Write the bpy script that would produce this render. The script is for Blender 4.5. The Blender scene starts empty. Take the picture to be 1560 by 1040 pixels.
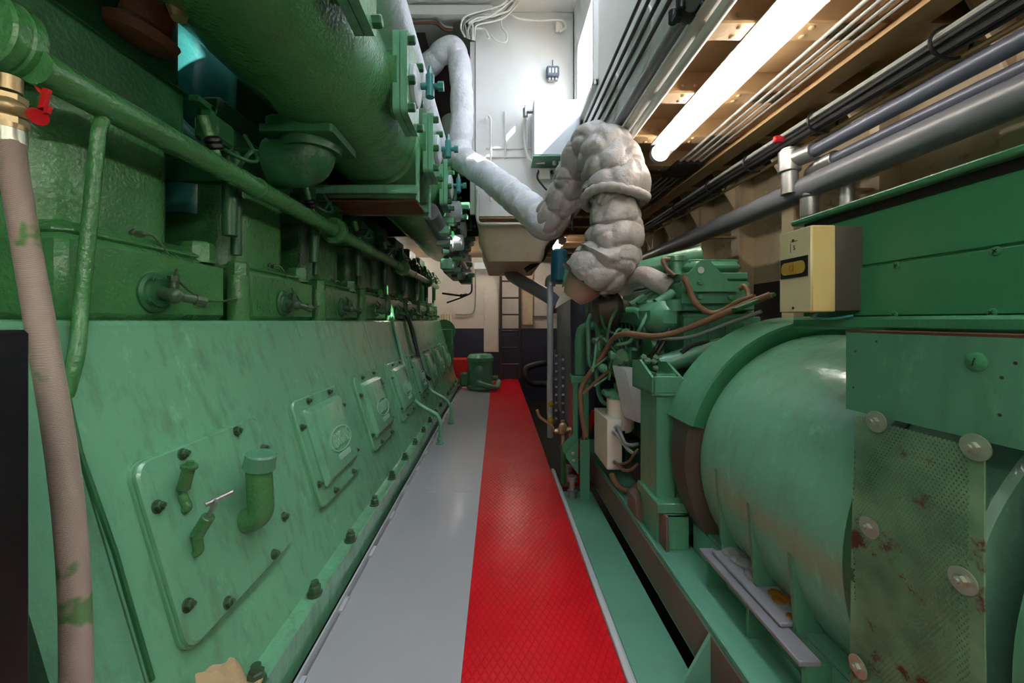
import bpy, bmesh, math, random
from mathutils import Vector, Matrix
R = random.Random(7)
SC = bpy.context.scene
COL = SC.collection
F, CX, CY, H = 607.0, 758.0, 488.0, 1.25
pi = math.pi
V = Vector

def P(px, py, y):                      # a point of the place at depth y
    return V(((px-CX)/F*y, y, H-(py-CY)/F*y))
def PX(px, py, x):                     # a point of the place on the plane X = x
    return P(px, py, x*F/(px-CX))

# ------------------------------------------------------------------ materials
def s2l(c):
    return c/12.92 if c <= .04045 else ((c+.055)/1.055)**2.4
def rgb(h):
    h = h.lstrip('#')
    return tuple(s2l(int(h[i:i+2], 16)/255) for i in (0, 2, 4))+(1,)
class NT:
    def __init__(s, name):
        s.m = bpy.data.materials.new(name); s.m.use_nodes = True
        s.t = s.m.node_tree; s.n = s.t.nodes
        s.b = s.n['Principled BSDF']; s.out = s.n['Material Output']
    def add(s, typ, **kw):
        n = s.n.new(typ)
        for k, v in kw.items():
            setattr(n, k, v)
        return n
    def link(s, a, b): s.t.links.new(a, b)
    def noise(s, scale, detail=4, vec=None, rough=.55):
        n = s.add('ShaderNodeTexNoise'); n.inputs['Scale'].default_value = scale
        n.inputs['Detail'].default_value = detail; n.inputs['Roughness'].default_value = rough
        s.link(vec or s.coord(), n.inputs['Vector']); return n.outputs['Fac']
    def coord(s):
        if not hasattr(s, 'tc'):
            g = s.add('ShaderNodeNewGeometry'); s.tc = g.outputs['Position']
        return s.tc
    def scaled(s, sx, sy, sz):
        m = s.add('ShaderNodeMapping'); m.inputs['Scale'].default_value = (sx, sy, sz)
        s.link(s.coord(), m.inputs['Vector']); return m.outputs['Vector']
    def ramp(s, fac, a, b):
        r = s.add('ShaderNodeMapRange'); r.inputs['From Min'].default_value = a; r.inputs['From Max'].default_value = b
        s.link(fac, r.inputs['Value']); return r.outputs['Result']
    def math(s, op, a, b=None, c=None):
        n = s.add('ShaderNodeMath', operation=op)
        for i, x in enumerate((a, b, c)):
            if x is None: continue
            if isinstance(x, (int, float)): n.inputs[i].default_value = x
            else: s.link(x, n.inputs[i])
        return n.outputs[0]
    def mix(s, fac, a, b):
        n = s.add('ShaderNodeMix', data_type='RGBA')
        for x, i in ((fac, 0), (a, 6), (b, 7)):
            if isinstance(x, (int, float)): n.inputs[i].default_value = x
            elif isinstance(x, tuple): n.inputs[i].default_value = x
            else: s.link(x, n.inputs[i])
        return n.outputs[2]
    def bump(s, h, dist, strength=1.0, prev=None):
        n = s.add('ShaderNodeBump'); n.inputs['Distance'].default_value = dist; n.inputs['Strength'].default_value = strength
        s.link(h, n.inputs['Height'])
        if prev: s.link(prev, n.inputs['Normal'])
        s.link(n.outputs[0], s.b.inputs['Normal']); return n.outputs[0]
    def set(s, **kw):
        for k, v in kw.items():
            s.b.inputs[k.replace('_', ' ')].default_value = v

def paint(name, col, rough=.35, var=.25, stain=None, stain_amt=.5, bump=.0012, bscale=60, metal=0, coat=0, streak=False, lowf=2.0, worn=0):
    n = NT(name); c = rgb(col)
    dark = tuple(x*(1-var) for x in c[:3])+(1,); lite = tuple(min(1, x*(1+var*.6)) for x in c[:3])+(1,)
    k = n.mix(n.ramp(n.noise(1.7, 3, None, .45), .25, .75), dark, lite)
    k = n.mix(n.math('MULTIPLY', n.ramp(n.noise(17, 3), .5, .9), .22), k, dark)
    if stain:
        vec = n.scaled(6, 6, 1.2) if streak else n.coord()
        msk = n.math('MULTIPLY', n.ramp(n.noise(3.1 if streak else 5.5, 7, vec, .65), .50, .85), stain_amt)
        k = n.mix(msk, k, rgb(stain))
    if worn:
        k = n.mix(n.math('MULTIPLY', n.ramp(n.noise(7, 6, n.scaled(2.2, 2.2, 1), .7), .60, .70), worn), k, tuple(min(1, x*1.5+.05) for x in c[:3])+(1,))
    n.link(k, n.b.inputs['Base Color'])
    rr = n.math('MULTIPLY_ADD', n.noise(9, 4), .10, (min(rough, .215) if rough < .275 else max(rough, .335))-.05); n.link(rr, n.b.inputs['Roughness'])
    if bump:
        b1 = n.bump(n.noise(bscale, 3), bump)
        b2 = n.bump(n.noise(9, 1), bump*lowf, 1, b1)
        if coat: n.link(b2, n.b.inputs['Coat Normal'])
    n.set(Metallic=metal)
    if coat: n.set(Coat_Weight=coat, Coat_Roughness=.12)
    return n.m
M = {}
M['green'] = paint('engine_green_enamel', '#6fae88', .18, .12, '#4d4a36', .6, .0018, 55, coat=.5, streak=True, worn=.35)
M['green2'] = paint('engine_green_casting', '#47884f', .20, .22, '#40452c', .45, .0042, 75, coat=.35)
M['dgreen'] = paint('grimy_engine_green', '#2c6a40', .38, .4, '#2a2418', .6, .002, 60)
M['teal'] = paint('teal_enamel', '#3d8c88', .22, .2, '#1d3f46', .5, .0012, 60)
M['ggreen'] = paint('generator_green_enamel', '#579374', .27, .2, '#3a4a30', .4, .001, 60, streak=True, worn=.25)
M['ggreen2'] = paint('panel_green_hammer_paint', '#40895f', .30, .15, '#2a5a3c', .3, .0012, 160)
M['rail'] = paint('skid_green_paint', '#66a089', .34, .22, '#6a5a48', .3, .001, 60)
M['primer'] = paint('brown_dull_primer', '#6e5a50', .5, .25, '#3f6a4c', .4, .001)
M['white'] = paint('white_bulkhead_paint', '#d9d8d5', .4, .05, '#cdbb9c', .3, .0008, 40)
M['cream'] = paint('cream_deckhead_paint', '#a48560', .42, .15, '#7a5636', .6, .0015, 30)
M['creamwall'] = paint('cream_hull_paint', '#d3c0a2', .4, .14, '#8e6c48', .45, .0012, 30)
M['farwall'] = paint('pale_bulkhead_paint', '#d9d0c8', .42, .08, '#a58e78', .35, .001)
M['navy'] = paint('navy_bulkhead_paint', '#34364a', .4, .2, '#1c1c26', .4, .001)
M['black'] = paint('black_paint', '#15161a', .38, .3, None, 0, .0008)
M['blackrub'] = paint('black_rubber', '#1b1b1d', .5, .2, None, 0, .0006)
M['greyfloor'] = paint('grey_deck_paint', '#adadb4', .27, .03, None, 0, .0006, 12, coat=.3, lowf=.5)
M['grey'] = paint('grey_pipe_paint', '#6f7178', .33, .12, None, 0, .0006)
M['lgrey'] = paint('light_grey_paint', '#bfc4ca', .36, .06, None, 0, .0005)
M['dpipe'] = paint('dark_blue_grey_pipe_paint', '#565a6a', .28, .12, None, 0, .0005)
M['steel'] = paint('galvanised_steel', '#a9a9a8', .38, .15, '#6c655c', .3, .0005, metal=.85)
M['bolt'] = paint('oily_green_bolt', '#3c5c40', .32, .35, '#3a2c1e', .6, .0008)
M['zinc'] = paint('zinc_washer', '#b9bfae', .35, .2, '#6a6a50', .4, .0005, metal=.7)
M['brass'] = paint('old_brass', '#a8946c', .34, .2, '#5a4830', .5, .0006, metal=.6)
M['redlever'] = paint('red_plastic', '#c01822', .35, .1)
M['redbox'] = paint('red_paint', '#c80f18', .32, .1)
M['beige'] = paint('beige_box_plastic', '#d6cda6', .42, .06, '#b09a5c', .35, .0003)
M['beigeside'] = paint('yellowed_box_plastic', '#c9b678', .42, .08, '#a58c4a', .4, .0003)
M['darkbox'] = paint('dark_grey_box', '#4f4b42', .45, .1)
M['whitebox'] = paint('white_enclosure', '#e4ddd0', .4, .05, '#b9a884', .3, .0003)
M['brown'] = paint('brown_cable', '#76573f', .5, .2)
M['whitecable'] = paint('white_cable', '#d8d6cc', .45, .06)
M['greycable'] = paint('grey_cable', '#8f8f8c', .45, .1)
M['blackcable'] = paint('black_cable', '#1d1c1e', .42, .2)
M['scorched'] = paint('scorched_dark_steel', '#4c4338', .5, .3, '#5a2a1c', .6, .0015)
M['mauve'] = paint('mauve_grey_pipe_paint', '#8d8b9a', .3, .08, None, 0, .0005)
M['badge'] = paint('pale_badge_enamel', '#8cc0a2', .36, .05, None, 0, 0)  # paler than the doors: edge highlights put into the badge colour
M['drum'] = paint('faded_drum_green_enamel', '#74b093', .20, .14, '#6a6a4c', .4, .0012, 40, coat=.5, streak=True, worn=.3)
M['rust'] = paint('rusty_steel', '#6a4028', .6, .3, '#3a2218', .5, .0015)
M['pink'] = paint('heat_stained_lagging', '#a88c7c', .6, .2, '#6c4a3a', .5, .003, 40)
M['ladder'] = paint('dark_ladder_paint', '#3a2c2c', .4, .2)
M['yellow'] = paint('yellow_paint', '#c8a01c', .4, .2)
M['blue'] = paint('blue_motor_paint', '#1c5a70', .35, .2)
M['darkvoid'] = paint('dark_bilge', '#1a1614', .7, .3, '#241c14', .5, .004)
M['rag'] = paint('oily_rag', '#cdb48a', .85, .2, '#8a5a1c', .75, .004, 30)
M['oil'] = paint('amber_oil_residue', '#b06a1c', .2, .5, '#3a2412', .7, .004)
M['greymastic'] = paint('grey_mastic', '#8d8a92', .5, .15, '#5a5458', .4, .004, 30)

def lagging(name, col):
    n = NT(name); c = rgb(col)
    k = n.mix(n.ramp(n.noise(4, 5), .3, .7), tuple(x*.78 for x in c[:3])+(1,), c)
    k = n.mix(n.math('MULTIPLY', n.ramp(n.noise(14, 5), .6, .8), .5), k, rgb('#8a7868'))
    n.link(k, n.b.inputs['Base Color']); n.set(Roughness=.45)
    b = n.bump(n.noise(20, 2), .010)
    n.bump(n.noise(90, 1), .0012, 1, b)
    return n.m
M['lag'] = lagging('silver_grey_lagging_cloth', '#b4aca8')
M['lagw'] = lagging('white_lagging_cloth', '#dfdfe6')

def red_plate():
    n = NT('red_lozenge_tread_plate'); g = n.add('ShaderNodeSeparateXYZ'); n.link(n.coord(), g.inputs[0])
    x = n.math('DIVIDE', g.outputs[0], .030); y = n.math('DIVIDE', g.outputs[1], .056)
    def line(e):
        fr = n.math('FRACT', e); d = n.math('ABSOLUTE', n.math('SUBTRACT', fr, .5))
        return n.ramp(d, .40, .47)
    h = n.math('MAXIMUM', line(n.math('ADD', x, y)), line(n.math('SUBTRACT', x, y)))
    b = n.bump(h, .0022)
    n.bump(n.noise(12, 3), .003, 1, b)
    k = n.mix(n.ramp(n.noise(1.8, 4), .3, .7), rgb('#cf0d1c'), rgb('#e21526'))
    k = n.mix(n.math('MULTIPLY', n.ramp(n.noise(8, 6), .62, .8), .3), k, rgb('#8a0c14'))
    n.link(k, n.b.inputs['Base Color']); n.set(Roughness=.26)
    return n.m
M['red'] = red_plate()

def mesh_screen():
    n = NT('perforated_green_sheet'); g = n.add('ShaderNodeSeparateXYZ'); n.link(n.coord(), g.inputs[0])
    p = .0076
    def cell(oy, oz):
        a = n.math('SUBTRACT', n.math('FRACT', n.math('ADD', n.math('DIVIDE', g.outputs[1], p*1.0), oy)), .5)
        b = n.math('SUBTRACT', n.math('FRACT', n.math('ADD', n.math('DIVIDE', g.outputs[2], p*1.732), oz)), .5)
        a = n.math('MULTIPLY', a, 1.0); b = n.math('MULTIPLY', b, 1.732)
        return n.math('SQRT', n.math('ADD', n.math('MULTIPLY', a, a), n.math('MULTIPLY', b, b)))
    d = n.math('MINIMUM', cell(0, 0), cell(.5, .5))
    hole = n.math('LESS_THAN', d, .31)
    edge_y = n.math('MULTIPLY', n.math('GREATER_THAN', g.outputs[1], .683), n.math('LESS_THAN', g.outputs[1], .905))
    hole = n.math('MULTIPLY', hole, edge_y)
    k = n.mix(n.ramp(n.noise(9, 5), .35, .65), rgb('#4f7a5c'), rgb('#7aa37e'))
    k = n.mix(n.ramp(n.noise(13, 7, None, .7), .57, .64), k, rgb('#5a2a20'))
    n.link(k, n.b.inputs['Base Color']); n.set(Roughness=.5)
    t = n.add('ShaderNodeBsdfTransparent'); mx = n.add('ShaderNodeMixShader')
    n.link(hole, mx.inputs[0]); n.link(n.b.outputs[0], mx.inputs[1]); n.link(t.outputs[0], mx.inputs[2])
    n.link(mx.outputs[0], n.out.inputs[0]); return n.m
M['screen'] = mesh_screen()

def braid():
    n = NT('braided_hose_sheath'); w = n.add('ShaderNodeTexWave'); w.wave_type = 'BANDS'; w.bands_direction = 'Z'
    w.inputs['Scale'].default_value = 150; w.inputs['Distortion'].default_value = .6
    n.link(n.coord(), w.inputs['Vector'])
    k = n.mix(w.outputs['Fac'], rgb('#94806f'), rgb('#cfbdb0')); n.link(k, n.b.inputs['Base Color'])
    k2 = n.mix(n.ramp(n.noise(9, 3), .63, .67), k, rgb('#5f8a4c')); n.link(k2, n.b.inputs['Base Color'])
    n.set(Roughness=.3); n.bump(w.outputs['Fac'], .0012); return n.m
M['braid'] = braid()

def emit(name, col, s):
    n = NT(name); e = n.add('ShaderNodeEmission'); e.inputs[0].default_value = col; e.inputs[1].default_value = s
    n.link(e.outputs[0], n.out.inputs[0]); return n.m
M['tube'] = emit('lit_fluorescent_tube', (1, .93, .82, 1), 19)
def clearcover(name, tint, fac):
    n = NT(name); t = n.add('ShaderNodeBsdfTransparent'); t.inputs[0].default_value = tint; mx = n.add('ShaderNodeMixShader')
    n.set(Roughness=.15); n.b.inputs['Base Color'].default_value = (.9, .88, .84, 1)
    mx.inputs[0].default_value = fac
    n.link(t.outputs[0], mx.inputs[1]); n.link(n.b.outputs[0], mx.inputs[2]); n.link(mx.outputs[0], n.out.inputs[0]); return n.m
M['cover'] = clearcover('clear_lamp_cover', (1, 1, 1, 1), .10)
M['gauge'] = clearcover('amber_gauge_glass', (.95, .85, .5, 1), .25)
M['gaugeface'] = paint('amber_gauge_face', '#b59a3c', .5, .35, '#5c6a3a', .7)
M['ink'] = paint('dark_ink', '#2c2822', .6, .1)
M['redink'] = paint('red_ink', '#a83a34', .5, .1)

# ------------------------------------------------------------------ mesh builder
WORLD = {}
def fillet(pts, rad, n=6):
    pts = [V(p) for p in pts]; out = [pts[0]]
    for i in range(1, len(pts)-1):
        a, b, c = pts[i-1], pts[i], pts[i+1]
        d = min(rad, (a-b).length*.49, (c-b).length*.49)
        p0 = b+(a-b).normalized()*d; p1 = b+(c-b).normalized()*d
        for k in range(n+1):
            t = k/n; out.append(p0*(1-t)**2+b*2*t*(1-t)+p1*t*t)
    out.append(pts[-1]); return out
def spline(pts, n=8):
    pts = [V(p) for p in pts]; q = [pts[0]*2-pts[1]]+pts+[pts[-1]*2-pts[-2]]; out = []
    for i in range(1, len(q)-2):
        a, b, c, d = q[i-1:i+3]
        for k in range(n):
            t = k/n
            out.append(.5*((2*b)+(c-a)*t+(2*a-5*b+4*c-d)*t*t+(3*b-a-3*c+d)*t**3))
    out.append(pts[-1]); return out
def lerp_list(vals, n):
    out = []
    for i in range(len(vals)-1):
        for k in range(n):
            t = k/n; t = t*t*(3-2*t); out.append(vals[i]*(1-t)+vals[i+1]*t)
    out.append(vals[-1]); return out
def rrect(w, h, r, n=5):
    out = []
    for cx, cy, a0 in ((w/2-r, h/2-r, 0), (-w/2+r, h/2-r, 90), (-w/2+r, -h/2+r, 180), (w/2-r, -h/2+r, 270)):
        for k in range(n+1):
            a = math.radians(a0+90*k/n); out.append((cx+r*math.cos(a), cy+r*math.sin(a)))
    return out
def circ(r, n=24, ry=None):
    return [(r*math.cos(2*pi*k/n), (ry or r)*math.sin(2*pi*k/n)) for k in range(n)]

class MB:
    def __init__(s): s.v = []; s.f = []
    def add(s, vs, fs):
        o = len(s.v); s.v += [V(v) for v in vs]; s.f += [tuple(i+o for i in f) for f in fs]; return s
    def loops(s, rings, cap0=True, cap1=True, closed=False):
        n = len(rings[0]); vs = [p for r in rings for p in r]; fs = []
        m = len(rings)
        for i in range(m if closed else m-1):
            for j in range(n):
                k = (j+1) % n; i2 = (i+1) % m
                fs.append((i*n+j, i*n+k, i2*n+k, i2*n+j))
        if not closed:
            if cap0: fs.append(tuple(reversed(range(n))))
            if cap1: fs.append(tuple((m-1)*n+j for j in range(n)))
        return s.add(vs, fs)
    def obox(s, c, ax, ay, az, b=0):
        c, ax, ay, az = V(c), V(ax), V(ay), V(az)
        lx, ly, lz = ax.length, ay.length, az.length
        if b <= 0:
            rr = [[c+ax*i+ay*j+az*k for i, j in ((-1, -1), (1, -1), (1, 1), (-1, 1))] for k in (-1, 1)]
            return s.loops(rr)
        bx, by, bz = min(b, lx*.9)/lx, min(b, ly*.9)/ly, min(b, lz*.9)/lz
        def ring(k, full):
            if full:
                pts = [(1-bx, -1), (1, -1+by), (1, 1-by), (1-bx, 1), (-1+bx, 1), (-1, 1-by), (-1, -1+by), (-1+bx, -1)]
            else:
                pts = [(1-bx, -1+by), (1-bx, -1+by), (1-bx, 1-by), (1-bx, 1-by), (-1+bx, 1-by), (-1+bx, 1-by), (-1+bx, -1+by), (-1+bx, -1+by)]
            return [c+ax*i+ay*j+az*k for i, j in pts]
        return s.loops([ring(-1, 0), ring(-1+bz, 1), ring(1-bz, 1), ring(1, 0)])
    def box(s, x0, x1, y0, y1, z0, z1, b=0):
        return s.obox(((x0+x1)/2, (y0+y1)/2, (z0+z1)/2), ((x1-x0)/2, 0, 0), (0, (y1-y0)/2, 0), (0, 0, (z1-z0)/2), b)
    def lathe(s, o, d, prof, seg=24):
        o, d = V(o), V(d).normalized(); u = d.orthogonal().normalized(); w = d.cross(u)
        rings = [[o+d*h+(u*math.cos(2*pi*k/seg)+w*math.sin(2*pi*k/seg))*max(r, 1e-5) for k in range(seg)] for r, h in prof]
        return s.loops(rings, prof[0][0] > 0, prof[-1][0] > 0)
    def cyl(s, a, b, r, r2=None, seg=20, bev=0):
        a, b = V(a), V(b); L = (b-a).length; r2 = r if r2 is None else r2
        pr = [(r-bev, 0), (r, bev), (r2, L-bev), (r2-bev, L)] if bev else [(r, 0), (r2, L)]
        return s.lathe(a, b-a, pr, seg)
    def tube(s, pts, r, seg=12, mod=None, cap=True):
        pts = [V(p) for p in pts]; n = len(pts); rs = r if isinstance(r, list) else [r]*n
        T = [(pts[min(i+1, n-1)]-pts[max(i-1, 0)]).normalized() for i in range(n)]
        u = T[0].orthogonal().normalized(); rings = []; arc = 0
        for i in range(n):
            if i:
                arc += (pts[i]-pts[i-1]).length
                u = (u-T[i]*u.dot(T[i])).normalized()
            w = T[i].cross(u); ring = []
            for k in range(seg):
                a = 2*pi*k/seg; q = rs[i]*(mod(arc, a) if mod else 1)
                ring.append(pts[i]+(u*math.cos(a)+w*math.sin(a))*q)
            rings.append(ring)
        return s.loops(rings, cap, cap)
    def plate(s, o, ex, ey, poly, t, b=0, poly_in=None):     # polygon in (ex, ey), thickness t along ex x ey
        o, ex, ey = V(o), V(ex).normalized(), V(ey).normalized(); n = ex.cross(ey)
        def ring(pl, h): return [o+ex*x+ey*y+n*h for x, y in pl]
        if b:
            if poly_in is None:
                cx = sum(p[0] for p in poly)/len(poly); cy = sum(p[1] for p in poly)/len(poly)
                mx = max(abs(p[0]-cx) for p in poly); my = max(abs(p[1]-cy) for p in poly)
                poly_in = [(cx+(x-cx)*(1-b/mx), cy+(y-cy)*(1-b/my)) for x, y in poly]
            return s.loops([ring(poly, 0), ring(poly, t-b if t > b else t*.5), ring(poly_in, t)])
        return s.loops([ring(poly, 0), ring(poly, t)])
    def ring(s, o, d, r0, r1, t, seg=32):                     # flat annulus with thickness
        o, d = V(o), V(d).normalized(); u = d.orthogonal().normalized(); w = d.cross(u)
        def rg(r, h): return [o+d*h+(u*math.cos(2*pi*k/seg)+w*math.sin(2*pi*k/seg))*r for k in range(seg)]
        return s.loops([rg(r0, 0), rg(r1, 0), rg(r1, t), rg(r0, t)], closed=True)
    def bolt(s, o, d, r, h=None, washer=True, stud=True):
        o, d = V(o), V(d).normalized(); h = h or r*1.1; z = 0
        if washer: s.cyl(o, o+d*r*.25, r*1.5, seg=16); z = r*.25
        s.lathe(o+d*z, d, [(r*1.08, 0), (r*1.08, h*.85), (r*.85, h)], 6)
        if stud: s.cyl(o+d*(z+h), o+d*(z+h*1.5), r*.55, seg=10)
        return s
    def ball(s, c, r, seg=16, sz=1):
        pr = [(r*math.sin(pi*k/8), -r*sz*math.cos(pi*k/8)) for k in range(9)]
        pr[0] = (0, pr[0][1]); pr[-1] = (0, pr[-1][1])
        return s.lathe(c, (0, 0, 1), pr, seg)
    def mesh(s, me, mat4):
        return s.add([mat4 @ v.co for v in me.vertices], [tuple(p.vertices) for p in me.polygons])
    def build(s, name, mat, parent=None, angle=38, smooth=True):
        xs = [v.x for v in s.v]; ys = [v.y for v in s.v]; zs = [v.z for v in s.v]
        c = V(((min(xs)+max(xs))/2, (min(ys)+max(ys))/2, min(zs)))
        me = bpy.data.meshes.new(name); me.from_pydata([tuple(v-c) for v in s.v], [], s.f)
        bm = bmesh.new(); bm.from_mesh(me)
        bmesh.ops.remove_doubles(bm, verts=bm.verts, dist=2e-5)
        bmesh.ops.recalc_face_normals(bm, faces=bm.faces); bm.to_mesh(me); bm.free()
        if smooth:
            me.shade_smooth(); me.set_sharp_from_angle(angle=math.radians(angle))
        me.materials.append(M[mat] if isinstance(mat, str) else mat)
        o = bpy.data.objects.new(name, me); COL.objects.link(o)
        if parent:
            o.parent = parent; o.location = c-WORLD[parent]
        else: o.location = c
        WORLD[o] = c; return o

def tag(o, label, cat, group=None):
    o['label'] = label; o['category'] = cat
    if group: o['group'] = group
    return o
def thing(name, label, cat, loc, group=None):
    o = bpy.data.objects.new(name, None); COL.objects.link(o); o.location = loc
    o.empty_display_size = .1; WORLD[o] = V(loc); return tag(o, label, cat, group)
def struct(o): o['kind'] = 'structure'; return o
def rep(o, d, parent=None):                                   # a shifted copy with copies of its parts
    c = o.copy(); COL.objects.link(c); d = V(d)
    if parent: c.parent = parent
    c.location = o.location+d; WORLD[c] = WORLD[o]+d
    for ch in list(o.children):
        k = ch.copy(); COL.objects.link(k); k.parent = c; WORLD[k] = WORLD[ch]+d
        for g in ch.children:
            q = g.copy(); COL.objects.link(q); q.parent = k; WORLD[q] = WORLD[g]+d
    return c
def text_mesh(body, size=1.0, extrude=.02):
    cu = bpy.data.curves.new('lettering', 'FONT'); cu.body = body; cu.size = size; cu.extrude = extrude
    cu.align_x = 'CENTER'; cu.align_y = 'CENTER'
    ob = bpy.data.objects.new('lettering', cu); COL.objects.link(ob)
    dg = bpy.context.evaluated_depsgraph_get(); dg.update()
    me = bpy.data.meshes.new_from_object(ob.evaluated_get(dg))
    bpy.data.objects.remove(ob); bpy.data.curves.remove(cu); return me
def frame(o, ex, ey, sx=1, sy=1, sz=1):
    ex, ey = V(ex).normalized(), V(ey).normalized(); n = ex.cross(ey)
    m = Matrix((ex*sx, ey*sy, n*sz)).transposed().to_4x4(); m.translation = V(o); return m


# ================================================================== the setting
m = MB().box(-.126, .4445, -1.3, 8.6, -.012, 0)
struct(m.build('floor', 'red'))
m = MB()
ys = [-1.3, .62, 1.37, 2.12, 2.9, 3.7, 4.55, 5.45, 6.35, 7.2]
for a, b in zip(ys, ys[1:]): m.box(-.672, -.1275, a+.0006, b-.0006, -.012, -.0005)
m.box(-2.6, -.672, 7.62, 8.6, -.012, -.001); m.box(-.672, -.1275, 7.2, 8.6, -.012, -.001)
struct(m.build('floor_2', 'greyfloor'))
m = MB().box(-2.7, 2.2, -1.4, 8.7, -.5, -.48)
struct(m.build('floor_3', 'darkvoid'))
m = MB().box(-.688, -.680, -1.2, 7.6, -.05, .030)            # curb strip beside the engine bed, with tabs
for k in range(17): m.box(-.680, -.664, .9+.4*k, .99+.4*k, -.01, .012)
struct(m.build('trim_1', 'lgrey'))
m = MB().box(.446, .470, -1.2, 3.32, -.06, .018, .004); m.box(.470, .4775, -1.2, 3.32, -.06, .006)
struct(m.build('trim_2', 'lgrey'))

# far bulkhead
Yb = 8.55
zs = 1.08
m = MB().box(-2.7, 2.2, Yb, Yb+.02, zs, 4.6); struct(m.build('wall_back', 'farwall'))
m = MB().box(-2.7, 2.2, Yb-.001, Yb+.02, -.5, zs); struct(m.build('wall_back_dado', 'navy'))
m = MB().box(-2.72, -2.7, -1.4, Yb, -.5, 4.6); struct(m.build('wall_left', 'dgreen'))
m = MB().box(2.2, 2.22, -1.4, Yb, 1.56, 2.7); struct(m.build('wall_right', 'creamwall'))
m = MB().box(2.199, 2.22, -1.4, Yb, -.5, 1.56); struct(m.build('wall_right_dado', 'black'))
m = MB().box(-2.7, 2.2, -1.42, -1.4, -.5, 4.6); struct(m.build('wall_front', 'white'))
# low right deckhead
m = MB().box(.84, 2.25, -1.4, Yb, 2.60, 2.62); struct(m.build('ceiling', 'cream'))
# deckhead beyond the casing and the high skylight trunk roof
m = MB().box(-2.7, .84, 6.4, Yb, 2.60, 2.62); struct(m.build('ceiling_2', 'cream'))
m = MB().box(-2.7, .86, 3.9, Yb, 4.50, 4.52)
m.box(-2.7, .3, -1.4, 3.9, 4.5, 4.52); m.box(.8, .86, -1.4, 3.9, 4.5, 4.52)
for y in (-1.4, -.1, 1.2, 2.5): m.box(.3, .8, y, y+.1, 4.46, 4.52)
m.box(.3, .8, 3.2, 3.9, 4.5, 4.52)
struct(m.build('ceiling_3', 'white'))
struct(MB().box(-1.27, -1.255, -1.4, 1.55, 2.56, 4.5).box(-1.27, -1.255, 2.15, 4.8, 2.56, 4.5).build('wall_left_sun_screen', 'dgreen'))  # coaming screen added to block skylight sun; gap lets it reach the vessel
struct(MB().box(-2.7, -.24, 6.4, 6.42, 2.6, 4.5).build('wall_trunk_end', 'ladder'))
m = MB()
for y in (-1.3, 0, 1.3, 2.6): m.box(.3, .8, y, min(3.2, y+1.2), 4.49, 4.496)
struct(m.build('window_2', clearcover('skylight_glass', (.97, .98, 1, 1), .06)))
# coaming wall with window openings above the low deckhead
m = MB()
wins = [(3.32, 4.02)]
ylist = [-1.4]+[v for w in wins for v in w]+[Yb]
m.box(.84, .86, -1.4, Yb, 2.48, 3.22); m.box(.84, .86, -1.4, Yb, 4.02, 4.5)
for a, b in zip(ylist[::2], ylist[1::2]): m.box(.84, .86, a, b, 3.22, 4.02)
m.box(.80, .84, 4.04, 4.16, 2.5, 4.5)
struct(m.build('wall_right_coaming', 'white'))
for i, (a, b) in enumerate(wins):
    m = MB()
    for yy in (a, b-.04): m.box(.80, .84, yy, yy+.04, 3.22, 4.02)
    for zz in (3.22, 3.98): m.box(.80, .84, a, b, zz, zz+.04)
    w = struct(m.build('window_%d' % (i+3), 'white'))
    MB().box(.846, .85, a, b, 3.22, 4.02).build('pane', clearcover('coaming_pane_%d' % i, (.98, .99, 1, 1), .05), w)
# bottom flange of the coaming and shallow round covers on it
m = MB().box(.80, .90, -1.4, 6.4, 2.47, 2.485); struct(m.build('trim_3', 'white'))
for i, y in enumerate((1.75, 2.35, 2.95)):
    m = MB().lathe((.84, y, 2.86), (-1, 0, 0), [(.20, 0), (.20, .012), (.185, .022), (0, .03)], 40)
    tag(m.build('inspection_cover', 'white'), ['white round cover on the coaming, partly behind the clamp of the green-grey pipe',
        'white round cover plate on the white coaming, between its two fellows', 'white round cover plate on the white coaming, nearest the quilted bulge'][i], 'cover plate', 'round covers on the coaming')
# deck beams, stringer and rivets
def rivets(m, pts, d, r=.013):
    for p in pts: m.lathe(p, d, [(r, 0), (r*.8, r*.45), (r*.3, r*.65), (0, r*.68)], 8)
m = MB()
for i, y in enumerate([-.83+.5*k for k in range(18)]):
    m.box(.86, 2.2, y, y+.012, 2.47, 2.6); m.box(.86, 2.2, y-.045, y+.055, 2.462, 2.474)
    rivets(m, [(x, y+dy, 2.463) for x in (1.0, 1.1, 1.3, 1.42, 1.55, 1.75, 1.9) for dy in (-.022, .032)], (0, 0, -1))
    rivets(m, [(.94+.07*q, y, 2.53) for q in range(5)], (0, -1, 0))
struct(m.build('ceiling_beams', 'cream'))
m = MB().box(1.60, 1.616, -1.4, Yb, 2.40, 2.6); m.box(1.545, 1.66, -1.4, Yb, 2.392, 2.402)
struct(m.build('ceiling_girder', 'cream'))
m = MB()
for k in range(26): m.plate((1.74, .2+.17*k, 2.5995), (1, 0, 0), (0, 1, 0), circ(.022, 14, .035), -.001)
struct(m.build('ceiling_girder_slots', 'darkvoid'))
m = MB().lathe((1.45, 1.93, 2.6), (0, 0, -1), [(.205, 0), (.205, .02), (.19, .03), (0, .032)], 48)
tag(m.build('deck_hatch', 'cream'), 'large round riveted cream hatch plate in the deckhead right of the long lamp', 'hatch')
# hull frames on the right side with brackets
m = MB()
for y in [-.3+.62*k for k in range(14)]:
    m.box(2.05, 2.2, y, y+.014, .2, 2.6); m.box(2.04, 2.056, y-.05, y+.06, .2, 2.6)
    m.plate((2.2, y+.02, 2.6), (-1, 0, 0), (0, 0, -1), [(0, 0), (.42, 0), (.36, .06), (.15, .42), (.0, .48)], .014)
    rivets(m, [(2.2, y+.18+.14*q, zz) for q in range(3) for zz in (1.7, 1.98, 2.03, 2.3)], (-1, 0, 0), .022)
struct(m.build('wall_right_frames', 'creamwall'))

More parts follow.
